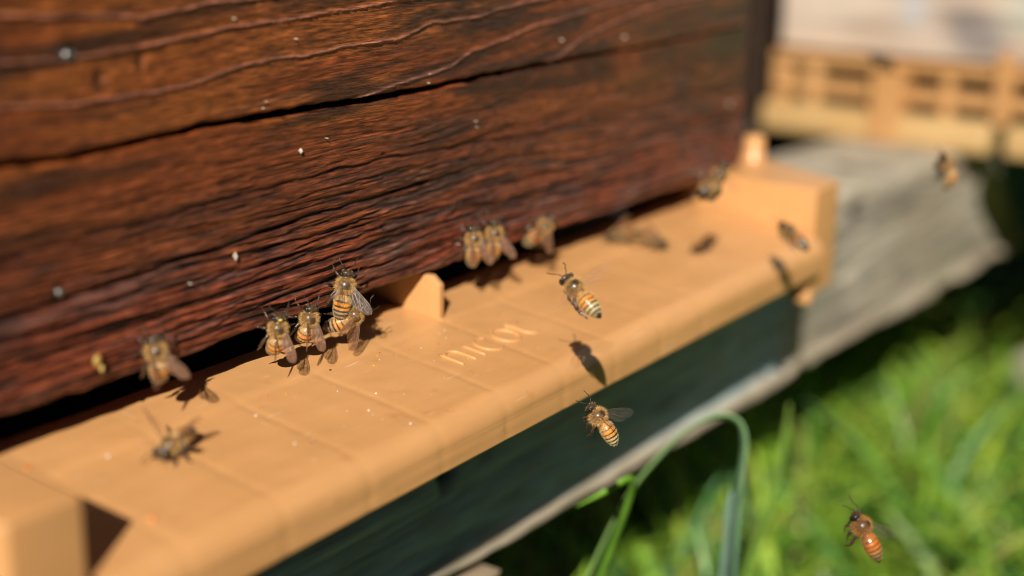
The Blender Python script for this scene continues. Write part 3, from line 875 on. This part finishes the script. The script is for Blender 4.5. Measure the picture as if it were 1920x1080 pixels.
def bee_surface(bend, nseg=30):
    xs, ry, rz = body_ring_table(bend)
    px, pz, ang = spine(xs, bend)
    d = -xs
    for s in SEG[1:-1]:                                   # each plate overlaps the next
        step = np.clip(1 - np.abs(d - s - .0) / .32, 0, 1) * (d < s)
        ry = ry * (1 + .030 * step); rz = rz * (1 + .030 * step)
        ry = ry * (1 - .025 * np.clip(1 - np.abs(d - s - .12) / .15, 0, 1)); rz = rz * (1 - .025 * np.clip(1 - np.abs(d - s - .12) / .15, 0, 1))
    th = np.arange(nseg) * 2 * math.pi / nseg
    TH, XS = np.meshgrid(th, xs, indexing='ij')
    RY = np.repeat(ry[None], nseg, 0); RZ = np.repeat(rz[None], nseg, 0)
    yy = np.sin(TH) * RY; zz = np.cos(TH) * RZ
    # head: eyes bulge at the sides, face is flat
    X = px[None] + zz * np.sin(ang)[None] * -1.0 * np.where(XS < 0, -1, 1) * np.where(XS < 0, -1, 1)
    X = px[None] - zz * np.sin(ang)[None]
    Z = pz[None] + zz * np.cos(ang)[None]
    V = np.stack([X, yy, Z], -1)
    return V, TH, XS

def bee_colors(TH, XS, r, amber=1.0):
    c = np.zeros(TH.shape + (3,)); D = -XS; up = np.cos(TH)
    ab = XS < .1
    tan = np.array([.42, .27, .12]); orange = np.array([.60, .23, .035]) * np.array([1, amber, amber]); black = np.array([.018, .012, .009]) if r in (13, 14, 16) else np.array([.040, .026, .017]); yellow = np.array([.50, .38, .18]) if r in (13, 14, 16) else np.array([.28, .20, .11])
    k = np.clip(np.searchsorted(SEG, D, side='right') - 1, 0, 5)
    f = (D - SEG[k]) / (SEG[np.minimum(k + 1, 6)] - SEG[k])
    front = np.where((k <= 2)[..., None], orange, yellow)
    front = np.where((k == 0)[..., None], orange * .55 + tan * .45 if r in (13, 14, 16) else tan * .8 + orange * .2, front)
    darkfrac = (np.array([.26, .34, .44, .46, .50, .92]) if r in (13, 14, 16) else np.array([.30, .40, .55, .64, .70, .95]))[k]
    edge = darkfrac + .05 * np.sin(TH * 3 + r)
    m = smooth(0, .12, f - (1 - edge))
    cc = front * (1 - m[..., None]) + black * m[..., None]
    rim = smooth(.90, .97, f) * (k < 5)
    cc = cc * (1 - .5 * rim[..., None]) + tan * .5 * rim[..., None]
    belly = smooth(-.15, -.55, up)
    cc = cc * (1 - .75 * belly[..., None]) + tan * .9 * .75 * belly[..., None]
    c[ab] = cc[ab]
    tho = (~ab) & (XS < 4.35)
    c[tho] = (.11, .06, .022)
    bald = np.exp(-(((XS - 2.4) / .85) ** 2 + (np.sin(TH) / .36) ** 2)) * (up > 0)
    c = np.where(tho[..., None], c * (1 - bald[..., None]) + black * bald[..., None], c)
    hd = XS >= 4.35
    c[hd] = (.055, .032, .018)
    clyp = hd & (XS > 5.3) & (up < .2)
    c[clyp] = (.10, .06, .03)
    return c

def hair_arrays(V, TH, XS, seed, dens=1.0):
    g = np.random.default_rng(seed)
    def sample(n, x0, x1, th0, th1, lo, hi, flat, tone, var):
        x = g.uniform(x0, x1, n); th = g.uniform(th0, th1, n)
        xs = XS[0]; ns = len(V)
        fi = np.interp(-x, -xs, np.arange(len(xs))); i0 = np.clip(fi.astype(int), 1, len(xs) - 3); fr = (fi - i0)[:, None]
        ft = (th % (2 * math.pi)) / (2 * math.pi) * ns; j0 = ft.astype(int) % ns; j1 = (j0 + 1) % ns; fj = (ft - ft.astype(int))[:, None]
        P = (V[j0, i0] * (1 - fr) + V[j0, i0 + 1] * fr) * (1 - fj) + (V[j1, i0] * (1 - fr) + V[j1, i0 + 1] * fr) * fj
        tx = V[j0, i0 + 1] - V[j0, i0 - 1]; tt = V[j1, i0] - V[(j0 - 1) % ns, i0]
        N = np.cross(tx, tt); N /= np.linalg.norm(N, axis=1)[:, None] + 1e-9
        ctr = V[:, i0].mean(0); sgn = np.sign(((P - ctr) * N).sum(1))[:, None]; N = N * sgn
        T = tx / (np.linalg.norm(tx, axis=1)[:, None] + 1e-9)        # points backwards
        D = N * (1 - flat) + T * flat + g.normal(0, .28, P.shape); D /= np.linalg.norm(D, axis=1)[:, None]
        L = g.uniform(lo, hi, n)[:, None]
        S = np.cross(D, g.normal(0, 1, P.shape)); S /= np.linalg.norm(S, axis=1)[:, None] + 1e-9
        w = .030
        A = P - N * .08 - S * w; B = P - N * .08 + S * w; C = P + D * L
        col = np.array(tone) * g.uniform(1 - var, 1 + var, (n, 1))
        return A, B, C, col
    sets = [sample(int(2300 * dens), .4, 4.1, .42, 2 * math.pi - .42, .5, 1.2, .25, (.60, .35, .12), .35),
            sample(int(260 * dens), .5, 1.5, -.5, .5, .4, .9, .4, (.55, .32, .11), .3),
            sample(int(170 * dens), 3.2, 4.1, -.5, .5, .4, .8, .1, (.55, .32, .11), .3),
            sample(int(190 * dens), 4.4, 6.0, 0, 2 * math.pi, .2, .45, -.1, (.46, .32, .14), .3),
            sample(int(420 * dens), -2.2, -.4, .9, 2 * math.pi - .9, .3, .65, .55, (.56, .38, .16), .3),
            sample(int(1300 * dens), -6.3, -1.6, 1.1, 2 * math.pi - 1.1, .18, .42, .7, (.52, .38, .18), .3)]
    sets.append(sample(int(500 * dens), -1.5, -.2, -1.6, 1.6, .3, .6, .8, (.55, .38, .18), .3))
    for s in SEG[2:-1]:
        sets.append(sample(int(420 * dens), -s - .52, -s + .10, -1.4, 1.4, .18, .42, .86, (.56, .43, .22), .25))
    A = np.concatenate([q[0] for q in sets]); B = np.concatenate([q[1] for q in sets]); C = np.concatenate([q[2] for q in sets]); K = np.concatenate([q[3] for q in sets])
    n = len(A)
    VV = np.stack([A, B, C], 1).reshape(-1, 3)
    return VV, np.arange(3 * n).reshape(-1, 3), np.repeat(K, 3, 0)

WF = np.array([(0, .10, -.10), (.06, .16, -.20), (.14, .20, -.34), (.25, .22, -.62), (.38, .24, -1.0), (.52, .25, -1.42), (.66, .22, -1.72), (.78, .12, -1.85), (.88, -.05, -1.75), (.95, -.30, -1.45), (.99, -.62, -1.05), (1.0, -.80, -.85)])
WH = np.array([(0, .08, -.08), (.10, .14, -.35), (.25, .16, -.85), (.42, .14, -1.25), (.60, .08, -1.38), (.76, -.02, -1.22), (.90, -.22, -.90), (1.0, -.50, -.55)])
def wing_mesh(kind, side, sweep, elev, twist, clear):
    tab, L, root = (WF, 8.4, np.array([2.45, 1.35 * side, 1.45])) if kind == 'fore' else (WH, 6.0, np.array([1.55, 1.30 * side, 1.25]))
    tab = tab * np.array([1, 1.3, 1.3]) if kind == 'fore' else tab * np.array([1, 1.25, 1.25])
    sw, el, tw = map(math.radians, (sweep, elev, twist))
    d = np.array([-math.sin(sw) * math.cos(el), side * math.cos(sw) * math.cos(el), math.sin(el)])
    c0 = np.array([-math.cos(sw), -side * math.sin(sw), 0.0]); c0 -= d * (c0 @ d); c0 /= np.linalg.norm(c0)
    u = np.cross(d, c0); u = u if u[2] >= 0 else -u
    c = c0 * math.cos(tw) - u * math.sin(tw)
    nrm = np.cross(d, c); nrm = nrm if nrm[2] >= 0 else -nrm
    s = np.linspace(0, 1, 22); lead = np.interp(s, tab[:, 0], tab[:, 1]); trail = np.interp(s, tab[:, 0], tab[:, 2])
    q = np.linspace(0, 1, 6)
    S, Q = np.meshgrid(s, q, indexing='ij')
    ch = lead[:, None] * (1 - q) + trail[:, None] * q
    def pt(S, ch, lift=0.0):
        camber = .16 * np.sin(S * 3.0) + .06 * np.cos(ch * 5)
        return root + d * (S * L)[..., None] - c * 0 + c * (-ch)[..., None] + nrm * (camber + lift)[..., None]
    V = pt(S, ch).reshape(-1, 3); F = [tuple(f) for f in grid_faces(22, 6)]
    idx = [0] * len(F)
    # veins: thin raised strips
    Vs = list(V)
    if kind == 'fore':
        lines = [[(0, .12), (.25, .30), (.52, .34), (.80, .14)], [(0, .0), (.2, -.05), (.38, -.1), (.60, -.2), (.86, -.45)], [(.38, -.1), (.42, -.8), (.60, -1.5), (.72, -2.2)],
                 [(.2, -.05), (.24, -.6), (.40, -1.25)], [(.52, .30), (.58, -.3), (.60, -1.0), (.74, -1.35), (.92, -1.5)], [(.60, .28), (.70, -.4), (.74, -1.3)], [(0, -.1), (.16, -.35), (.3, -.85), (.5, -1.75)], [(.42, -.8), (.60, -1.0)]]
    else:
        lines = [[(0, .05), (.3, .12), (.6, .02), (.85, -.2)], [(.05, -.05), (.3, -.5), (.6, -1.0), (.8, -1.3)], [(.25, -.4), (.4, -1.1)]]
    for ln in lines:
        a = np.array(ln, float); t = np.linspace(0, len(a) - 1, 4 * (len(a) - 1) + 1)
        ss = np.interp(t, np.arange(len(a)), a[:, 0]); cc = np.interp(t, np.arange(len(a)), a[:, 1])
        cc = np.clip(cc, np.interp(ss, s, trail) + .03, np.interp(ss, s, lead) - .02)
        P = pt(ss, cc); T = np.gradient(P, axis=0); T /= np.linalg.norm(T, axis=1)[:, None] + 1e-9
        side_v = np.cross(T, nrm); w = .042
        P1 = P + side_v * w; P2 = P - side_v * w; P3 = P + nrm * w; P4 = P - nrm * w
        o = len(Vs); Vs += list(np.stack([P1, P3, P2, P4], 1).reshape(-1, 3))
        for k in range(len(P) - 1):
            for j in range(4):
                F.append((o + 4 * k + j, o + 4 * k + (j + 1) % 4, o + 4 * k + 4 + (j + 1) % 4, o + 4 * k + 4 + j)); idx.append(1)
    # stiff leading edge
    P = pt(s, lead); T = np.gradient(P, axis=0); T /= np.linalg.norm(T, axis=1)[:, None] + 1e-9
    sv = np.cross(T, nrm); w = .06 * (1 - .6 * s)[:, None]; o = len(Vs); Vs += list(np.stack([P + sv * w, P + nrm * w, P - sv * w, P - nrm * w], 1).reshape(-1, 3))
    for k in range(len(P) - 1):
        for j in range(4):
            F.append((o + 4 * k + j, o + 4 * k + (j + 1) % 4, o + 4 * k + 4 + (j + 1) % 4, o + 4 * k + 4 + j)); idx.append(1)
    mats = {0: (m_wing, m_vein), 1: (m_wing_clear, m_vein_light), 2: (m_wing_beat, m_vein_faint)}[clear]
    return make_mesh('wing', np.array(Vs) * MM, F, mats, True, None, idx)

# leg joints (x, y, z) for the right-hand (+y) side: coxa, knee, ankle, tarsus, claw
LEGS = {
 'cling': [[(3.3, .9, -1.5), (4.4, 2.1, -1.3), (5.6, 2.9, -1.9), (6.3, 3.3, -2.8), (6.9, 3.5, -3.1)],
           [(2.1, 1.1, -1.7), (2.3, 3.0, -1.2), (1.9, 4.2, -2.4), (1.7, 4.9, -3.0), (1.8, 5.4, -3.2)],
           [(1.0, 1.0, -1.6), (-.3, 2.6, -1.1), (-2.4, 3.3, -1.6), (-3.9, 3.6, -2.6), (-4.5, 3.9, -3.0)]],
 'stand': [[(3.3, .9, -1.5), (4.2, 2.2, -1.4), (5.0, 3.0, -2.3), (5.6, 3.4, -3.0), (6.2, 3.6, -3.2)],
           [(2.1, 1.1, -1.7), (2.4, 2.9, -1.2), (2.3, 4.0, -2.4), (2.2, 4.8, -3.1), (2.4, 5.4, -3.2)],
           [(1.0, 1.0, -1.6), (.0, 2.7, -1.0), (-1.5, 3.6, -2.2), (-2.6, 4.2, -3.0), (-3.2, 4.5, -3.2)]],
 'fly':   [[(3.3, .8, -1.5), (4.2, 1.2, -2.2), (3.6, 1.1, -3.0), (2.9, 1.0, -3.2), (2.5, 1.0, -3.1)],
           [(2.1, 1.0, -1.7), (2.0, 2.0, -2.4), (1.0, 1.8, -3.2), (.1, 1.6, -3.3), (-.3, 1.5, -3.2)],
           [(1.0, .9, -1.6), (-.6, 1.8, -2.1), (-2.4, 1.9, -2.7), (-4.2, 1.8, -3.0), (-5.2, 1.6, -3.3)]],
 'dangle':[[(3.3, .8, -1.5), (4.1, 1.3, -2.4), (3.8, 1.2, -3.5), (3.2, 1.2, -3.9), (2.8, 1.2, -4.0)],
           [(2.1, 1.0, -1.7), (2.4, 1.7, -2.9), (1.5, 1.6, -3.9), (.9, 1.5, -4.6), (.4, 1.5, -4.8)],
           [(1.0, .9, -1.6), (.2, 1.6, -2.9), (-.8, 1.7, -4.3), (-.6, 1.6, -5.6), (-.2, 1.5, -6.3)]],
}
LEGR = [.34, .36, .24, .15, .07]; HINDR = [.38, .42, .50, .24, .08]
def leg_mesh(pose, k, side, g):
    J = np.array(LEGS[pose][k], float) * np.array([1, side, 1]) + g.normal(0, .12, (5, 3))
    J[0] -= 0
    R = HINDR if k == 2 else LEGR
    P, RR = [], []
    for a in range(4):
        for t in np.linspace(0, 1, 5, endpoint=False):
            P.append(J[a] * (1 - t) + J[a + 1] * t)
            bulge = 1 + .25 * math.sin(t * math.pi) - (.35 if t == 0 and a > 0 else 0)
            RR.append((R[a] * (1 - t) + R[a + 1] * t) * bulge)
    P.append(J[4]); RR.append(R[4])
    q = [1.0] * len(P)
    if k == 2: q = [1.0] * 5 + [.9] * 3 + [.6] * 7 + [.8] * (len(P) - 15)
    V, F = tube_arrays(P, np.array(RR), 7, q)
    return make_mesh('leg', V * MM, F, m_leg, True)

def antenna_mesh(side, g):
    a = [(5.9, .35 * side, .35), (6.9, 1.1 * side, .9), (7.3, 1.4 * side, .8), (8.3, 2.1 * side, .1), (9.3, 2.5 * side, -.2)]
    P = np.array(a) + g.normal(0, .18, (5, 3)) * np.array([[0], [.4], [.4], [1], [1]])
    P[0] = a[0]
    t = np.linspace(0, 4, 17); Q = np.stack([np.interp(t, np.arange(5), P[:, k]) for k in range(3)], 1)
    return tube_mesh('antenna', Q * MM, np.full(17, .115) * MM, m_antenna, 6)

def eye_mesh(side):
    u = np.linspace(0, math.pi, 11); v = np.linspace(0, 2 * math.pi, 16, endpoint=False)
    Vs = []
    for a in u:
        for b_ in v:
            Vs.append((.78 * math.sin(a) * math.cos(b_), .62 * math.sin(a) * math.sin(b_), 1.20 * math.cos(a)))
    Vs = np.array(Vs)
    ang = math.radians(24) * side
    R = np.array([[math.cos(ang), -math.sin(ang), 0], [math.sin(ang), math.cos(ang), 0], [0, 0, 1]])
    Vs = Vs @ R.T + np.array([5.12, 1.42 * side, -.02])
    F = []
    for i in range(10):
        for j in range(16):
            F.append((i * 16 + j, i * 16 + (j + 1) % 16, (i + 1) * 16 + (j + 1) % 16, (i + 1) * 16 + j))
    return make_mesh('eye', Vs * MM, F, m_eye)

def make_bee(idx, label, loc, fwd, up, bend, wings, legs, scale):
    g = np.random.default_rng(100 + idx)
    root = thing('honey_bee', label, 'bee', loc, 'honey bees around the hive entrance')
    f = Vector(fwd).normalized(); u = Vector(up); u = (u - f * u.dot(f)).normalized(); s = u.cross(f)
    M = Matrix(((f.x, s.x, u.x), (f.y, s.y, u.y), (f.z, s.z, u.z))).to_4x4()
    root.matrix_world = Matrix.Translation(Vector(loc)) @ M @ Matrix.Scale(scale, 4)
    V, TH, XS = bee_surface(bend)
    c = bee_colors(TH, XS, idx, 1.0)
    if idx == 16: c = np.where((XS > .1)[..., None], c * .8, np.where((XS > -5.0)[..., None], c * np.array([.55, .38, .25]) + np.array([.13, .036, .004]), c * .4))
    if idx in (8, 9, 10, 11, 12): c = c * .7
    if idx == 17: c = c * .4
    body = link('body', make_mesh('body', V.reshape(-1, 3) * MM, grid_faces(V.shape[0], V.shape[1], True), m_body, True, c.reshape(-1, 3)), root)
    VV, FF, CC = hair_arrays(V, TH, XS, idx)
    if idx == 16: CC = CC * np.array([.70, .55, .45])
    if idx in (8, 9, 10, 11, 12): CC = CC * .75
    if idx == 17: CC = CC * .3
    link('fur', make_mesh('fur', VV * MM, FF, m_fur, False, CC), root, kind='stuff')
    if idx == 3:                              # yellow pollen brushed off on the face
        a_ = np.linspace(0, 2 * np.pi, 12, endpoint=False)
        pv = [(5.15 + .55 * math.cos(q), .55 * math.sin(q), 1.28 - .12 * math.cos(q) ** 2) for q in a_] + [(5.15, 0, 1.62)]
        link('pollen_mark', make_mesh('pollen_mark', np.array(pv) * MM, [(i, (i + 1) % 12, 12) for i in range(12)], m_pollen, True, np.tile([.75, .62, .08], (13, 1))), root)
    for k, sd in enumerate((-1, 1)):
        link('eye', eye_mesh(sd), root)
        link('antenna', antenna_mesh(sd, g), root)
        sw, el, tw = wings[1 - k]
        clear = 2 if legs in ('fly', 'dangle') else (1 if idx == 0 else 0)
        link('wing', wing_mesh('fore', sd, sw, el, tw, clear), root)
        link('wing', wing_mesh('hind', sd, min(sw + g.uniform(6, 13), 86), el - 5, tw, clear), root)
        for j in range(3):
            link('leg', leg_mesh(legs, j, sd, g), root)
    return root
BEES = [
    ('bee in sharp focus climbing the wood, one clear wing spread over a second bee', (-0.0038, -0.0042, 0.004), (0.2085, -0.033, 0.9775), (-0.6574, -0.7447, 0.1151), 12, ((40, 74, 80), (40, 10, 0)), 'cling', 1.0),
    ('bee half hidden below the climbing bee, beside the plastic divider fin', (-0.0025, -0.0042, -0.0028), (0.6358, -0.5729, 0.5173), (-0.3678, -0.814, -0.4495), 20, ((60, 45, 60), (55, 40, 20)), 'cling', 0.92),
    ('bee gripping the hive edge directly left of the climbing bee, narrow wing hanging down', (-0.017, -0.0042, -0.0009), (0.0314, -0.2045, 0.9784), (-0.3862, -0.9053, -0.1768), 55, ((72, 46, 62), (72, 34, 15)), 'cling', 0.92),
    ('bee with a yellow pollen mark on its face, hanging left of two others', (-0.0275, -0.0042, -0.0009), (-0.0147, -0.1394, 0.9901), (-0.4759, -0.8699, -0.1296), 50, ((72, 48, 55), (70, 32, 15)), 'cling', 0.95),
    ('blurred bee hanging alone from the left stretch of the hive edge', (-0.0639, -0.0042, 0.0032), (-0.0973, 0.0782, 0.9922), (-0.5108, -0.8595, 0.0177), 40, ((74, 36, 40), (50, 26, 5)), 'cling', 0.95),
    ('left bee of the close pair hanging right of the divider fin', (0.0507, -0.0042, 0.0052), (0.032, 0.0797, 0.9963), (-0.5253, -0.8467, 0.0846), 35, ((78, 15, 0), (66, 20, 0)), 'cling', 0.95),
    ('right bee of the close pair, higher up, dark wings folded back', (0.0604, -0.0042, 0.0048), (0.0611, 0.0373, 0.9974), (-0.4694, -0.8808, 0.0617), 30, ((70, 18, 10), (58, 24, 10)), 'cling', 0.97),
    ('golden bee crouching on the hive edge with a bright wing glint', (0.0842, -0.0042, 0.003), (0.6866, -0.2898, 0.6668), (-0.5132, -0.8428, 0.1621), 40, ((70, 25, 0), (50, 20, 0)), 'cling', 0.92),
    ('pale blurred bee walking on the tan board at the shadow edge', (0.1386, -0.0006, -0.0091), (-0.8273, 0.5308, -0.1839), (-0.2608, -0.073, 0.9626), 15, ((35, 35, 20), (62, 20, 0)), 'stand', 0.95),
    ('dark headed bee walking on the tan board right of the pale one', (0.1438, -0.0089, -0.0101), (0.0004, -0.9724, -0.2335), (-0.1402, -0.2312, 0.9627), 10, ((68, 16, 0), (68, 16, 0)), 'stand', 0.9),
    ('upper bee of the two hovering against the right end block, dark head up', (0.1267, -0.0397, 0.0158), (0.4879, -0.0848, 0.8688), (-0.7561, -0.5384, 0.3721), 55, ((20, 30, 20), (25, 25, 20)), 'fly', 1.0),
    ('lower bee of the two hovering by the right end block, face down', (0.1205, -0.0402, 0.0149), (-0.9901, -0.0108, -0.14), (-0.1399, 0.1622, 0.9768), 30, ((40, 30, 20), (55, 30, 20)), 'fly', 0.95),
    ('slim blurred bee flying past the front lip beside the right end block', (0.1472, -0.0568, -0.0021), (0.1783, 0.8852, 0.4298), (-0.0343, -0.4309, 0.9017), 5, ((62, 10, 0), (64, 12, 0)), 'fly', 0.95),
    ('bee hovering over the raised lettering, orange banded abdomen seen from above', (0.0113, -0.0629, 0.0111), (0.1107, 0.8397, 0.5317), (-0.4826, -0.4222, 0.7673), 0, ((28, 22, 10), (8, 22, 10)), 'fly', 0.98),
    ('sharp bee flying below the lip with dangling legs, against the dark beam', (0.0208, -0.0647, -0.0232), (-0.2683, 0.5941, 0.7583), (-0.0826, -0.7985, 0.5964), 14, ((42, 48, 30), (40, 25, 20)), 'dangle', 0.93),
    ('curled bee flying in front of the grey beam end, below the grey hive', (0.1821, -0.0926, 0.0175), (-0.3347, 0.4527, 0.8265), (0.3271, -0.7667, 0.5524), 62, ((30, 35, 20), (35, 20, 20)), 'dangle', 0.95),
    ('orange bee flying low over the sunlit grass', (0.0752, -0.1134, -0.0598), (-0.0958, 0.5606, 0.8225), (-0.0257, -0.8274, 0.561), 0, ((5, 15, 10), (55, 20, 10)), 'dangle', 1.08),
    ('tiny dark bee flying in front of the grey hive above its slatted entrance', (0.3241, -0.0166, 0.0319), (-0.665, 0.6185, 0.4186), (0.0126, -0.5511, 0.8343), 20, ((30, 40, 20), (40, 30, 20)), 'fly', 1.0),
    ('bee facing the viewer on the tan board, one wing raised, near the left end block', (-0.0694, -0.0144, -0.0108), (-0.9619, -0.2012, -0.1849), (-0.1879, -0.0042, 0.9822), 10, ((55, 20, 0), (0, 70, 60)), 'stand', 0.95),
]
for i, b_ in enumerate(BEES): make_bee(i, *b_)

# ------------------------------------------------------------------ pollen and dust on the tan board
def grains(rows, name, label):
    Vs, Fs, Cs = [], [], []
    g = np.random.default_rng(9)
    for (x, y, r, col) in rows:
        r = r * .68
        z = float(floor_z(np.array(y))) + r * .45
        o = len(Vs)
        for a in (-.6, .0, .6):
            rr = r * math.cos(a)
            for j in range(7):
                t = j * 2 * math.pi / 7 + a
                q = g.uniform(.8, 1.2)
                Vs.append((x + rr * q * math.cos(t) * 1.2, y + rr * q * math.sin(t), z + r * .7 * math.sin(a)))
                Cs.append(col)
        Vs.append((x, y, z - r * .6)); Vs.append((x, y, z + r * .6)); Cs += [col, col]
        for k in range(2):
            for j in range(7):
                Fs.append((o + k * 7 + j, o + k * 7 + (j + 1) % 7, o + (k + 1) * 7 + (j + 1) % 7, o + (k + 1) * 7 + j))
        for j in range(7):
            Fs.append((o + 21, o + (j + 1) % 7, o + j)); Fs.append((o + 22, o + 14 + j, o + 14 + (j + 1) % 7))
    return link(name, make_mesh(name, Vs, Fs, m_pollen, True, np.array(Cs)), kind='stuff', label=label, category='pollen')
OR, RD, YL, WH_ = (.75, .16, .02), (.22, .012, .008), (.80, .36, .02), (.85, .78, .68)
rows = [(-.0118, -.0064, .00042, RD), (-.0015, -.0116, .00045, YL), (-.0497, -.0027, .0006, OR), (-.0950, .0002, .0010, OR), (-.0911, -.0311, .0010, (.75, .25, .08)), (-.0440, -.0294, .0005, (.5, .08, .04)), (.0058, -.0075, .0003, RD),
        (-.0436, -.0124, .00042, WH_), (-.0473, -.0275, .00038, WH_), (-.0434, -.0291, .0004, WH_), (-.0343, -.0068, .0004, OR), (-.0362, -.0064, .0003, OR), (-.0300, -.0090, .0004, YL), (-.0430, -.0030, .0003, YL), (-.0138, -.0225, .0004, (.85, .7, .4)), (-.0205, -.0382, .0004, WH_), (-.0223, -.0274, .0004, WH_),
        (-.0839, -.0005, .0006, WH_), (-.0908, .0017, .0006, WH_), (-.0800, -.0060, .0005, WH_), (.0040, -.0081, .0003, YL), (.041, -.0169, .0004, YL), (.013, -.0110, .0003, OR), (.0225, -.0135, .0004, OR), (.0345, -.0115, .0004, OR), (.031, -.0090, .0003, WH_), (.0165, -.0125, .0003, WH_), (.0205, -.0245, .0003, YL)]
g = np.random.default_rng(12)
for _ in range(110):
    x = g.uniform(-.10, .16); y = g.uniform(-.037, .006) 
    rows.append((x, y, g.uniform(.00009, .00024), [WH_, WH_, YL, (.8, .6, .35)][g.integers(4)]))
grains(rows, 'pollen_grains', 'scattered orange, red and pale pollen grains and dust on the tan board')
# yellow pollen load stuck on the wood at the left
pv, pf, pc = [], [], []
g = np.random.default_rng(3)
pl = thing('pollen_pellet', 'yellow pollen pellet stuck to the brown wood at far left', 'pollen pellet', (-.0773, -.0012, .0061))
for a in np.linspace(-1.4, 1.4, 8):
    for j in range(12):
        t = j * math.pi / 6; q = 1 + g.uniform(-.18, .18)
        pv.append((.0010 * q * math.cos(a) * math.cos(t), .0007 * q * math.cos(a) * math.sin(t), .0014 * q * math.sin(a)))
pf = [tuple(f) for f in grid_faces(8, 12)] + [(i * 12 + 11, i * 12, (i + 1) * 12, (i + 1) * 12 + 11) for i in range(7)]
pf = [(i * 12 + j, i * 12 + (j + 1) % 12, (i + 1) * 12 + (j + 1) % 12, (i + 1) * 12 + j) for i in range(7) for j in range(12)] + [tuple(range(12))[::-1], tuple(range(84, 96))]
link('pellet', make_mesh('pellet', pv, pf, m_pollen, True, np.tile([.40, .24, .05], (len(pv), 1))), pl)
link('pellet', make_mesh('pellet', np.array(pv) * .55 + np.array([.0008, -.0003, -.0018]), pf, m_pollen, True, np.tile([.6, .42, .12], (len(pv), 1))), pl)
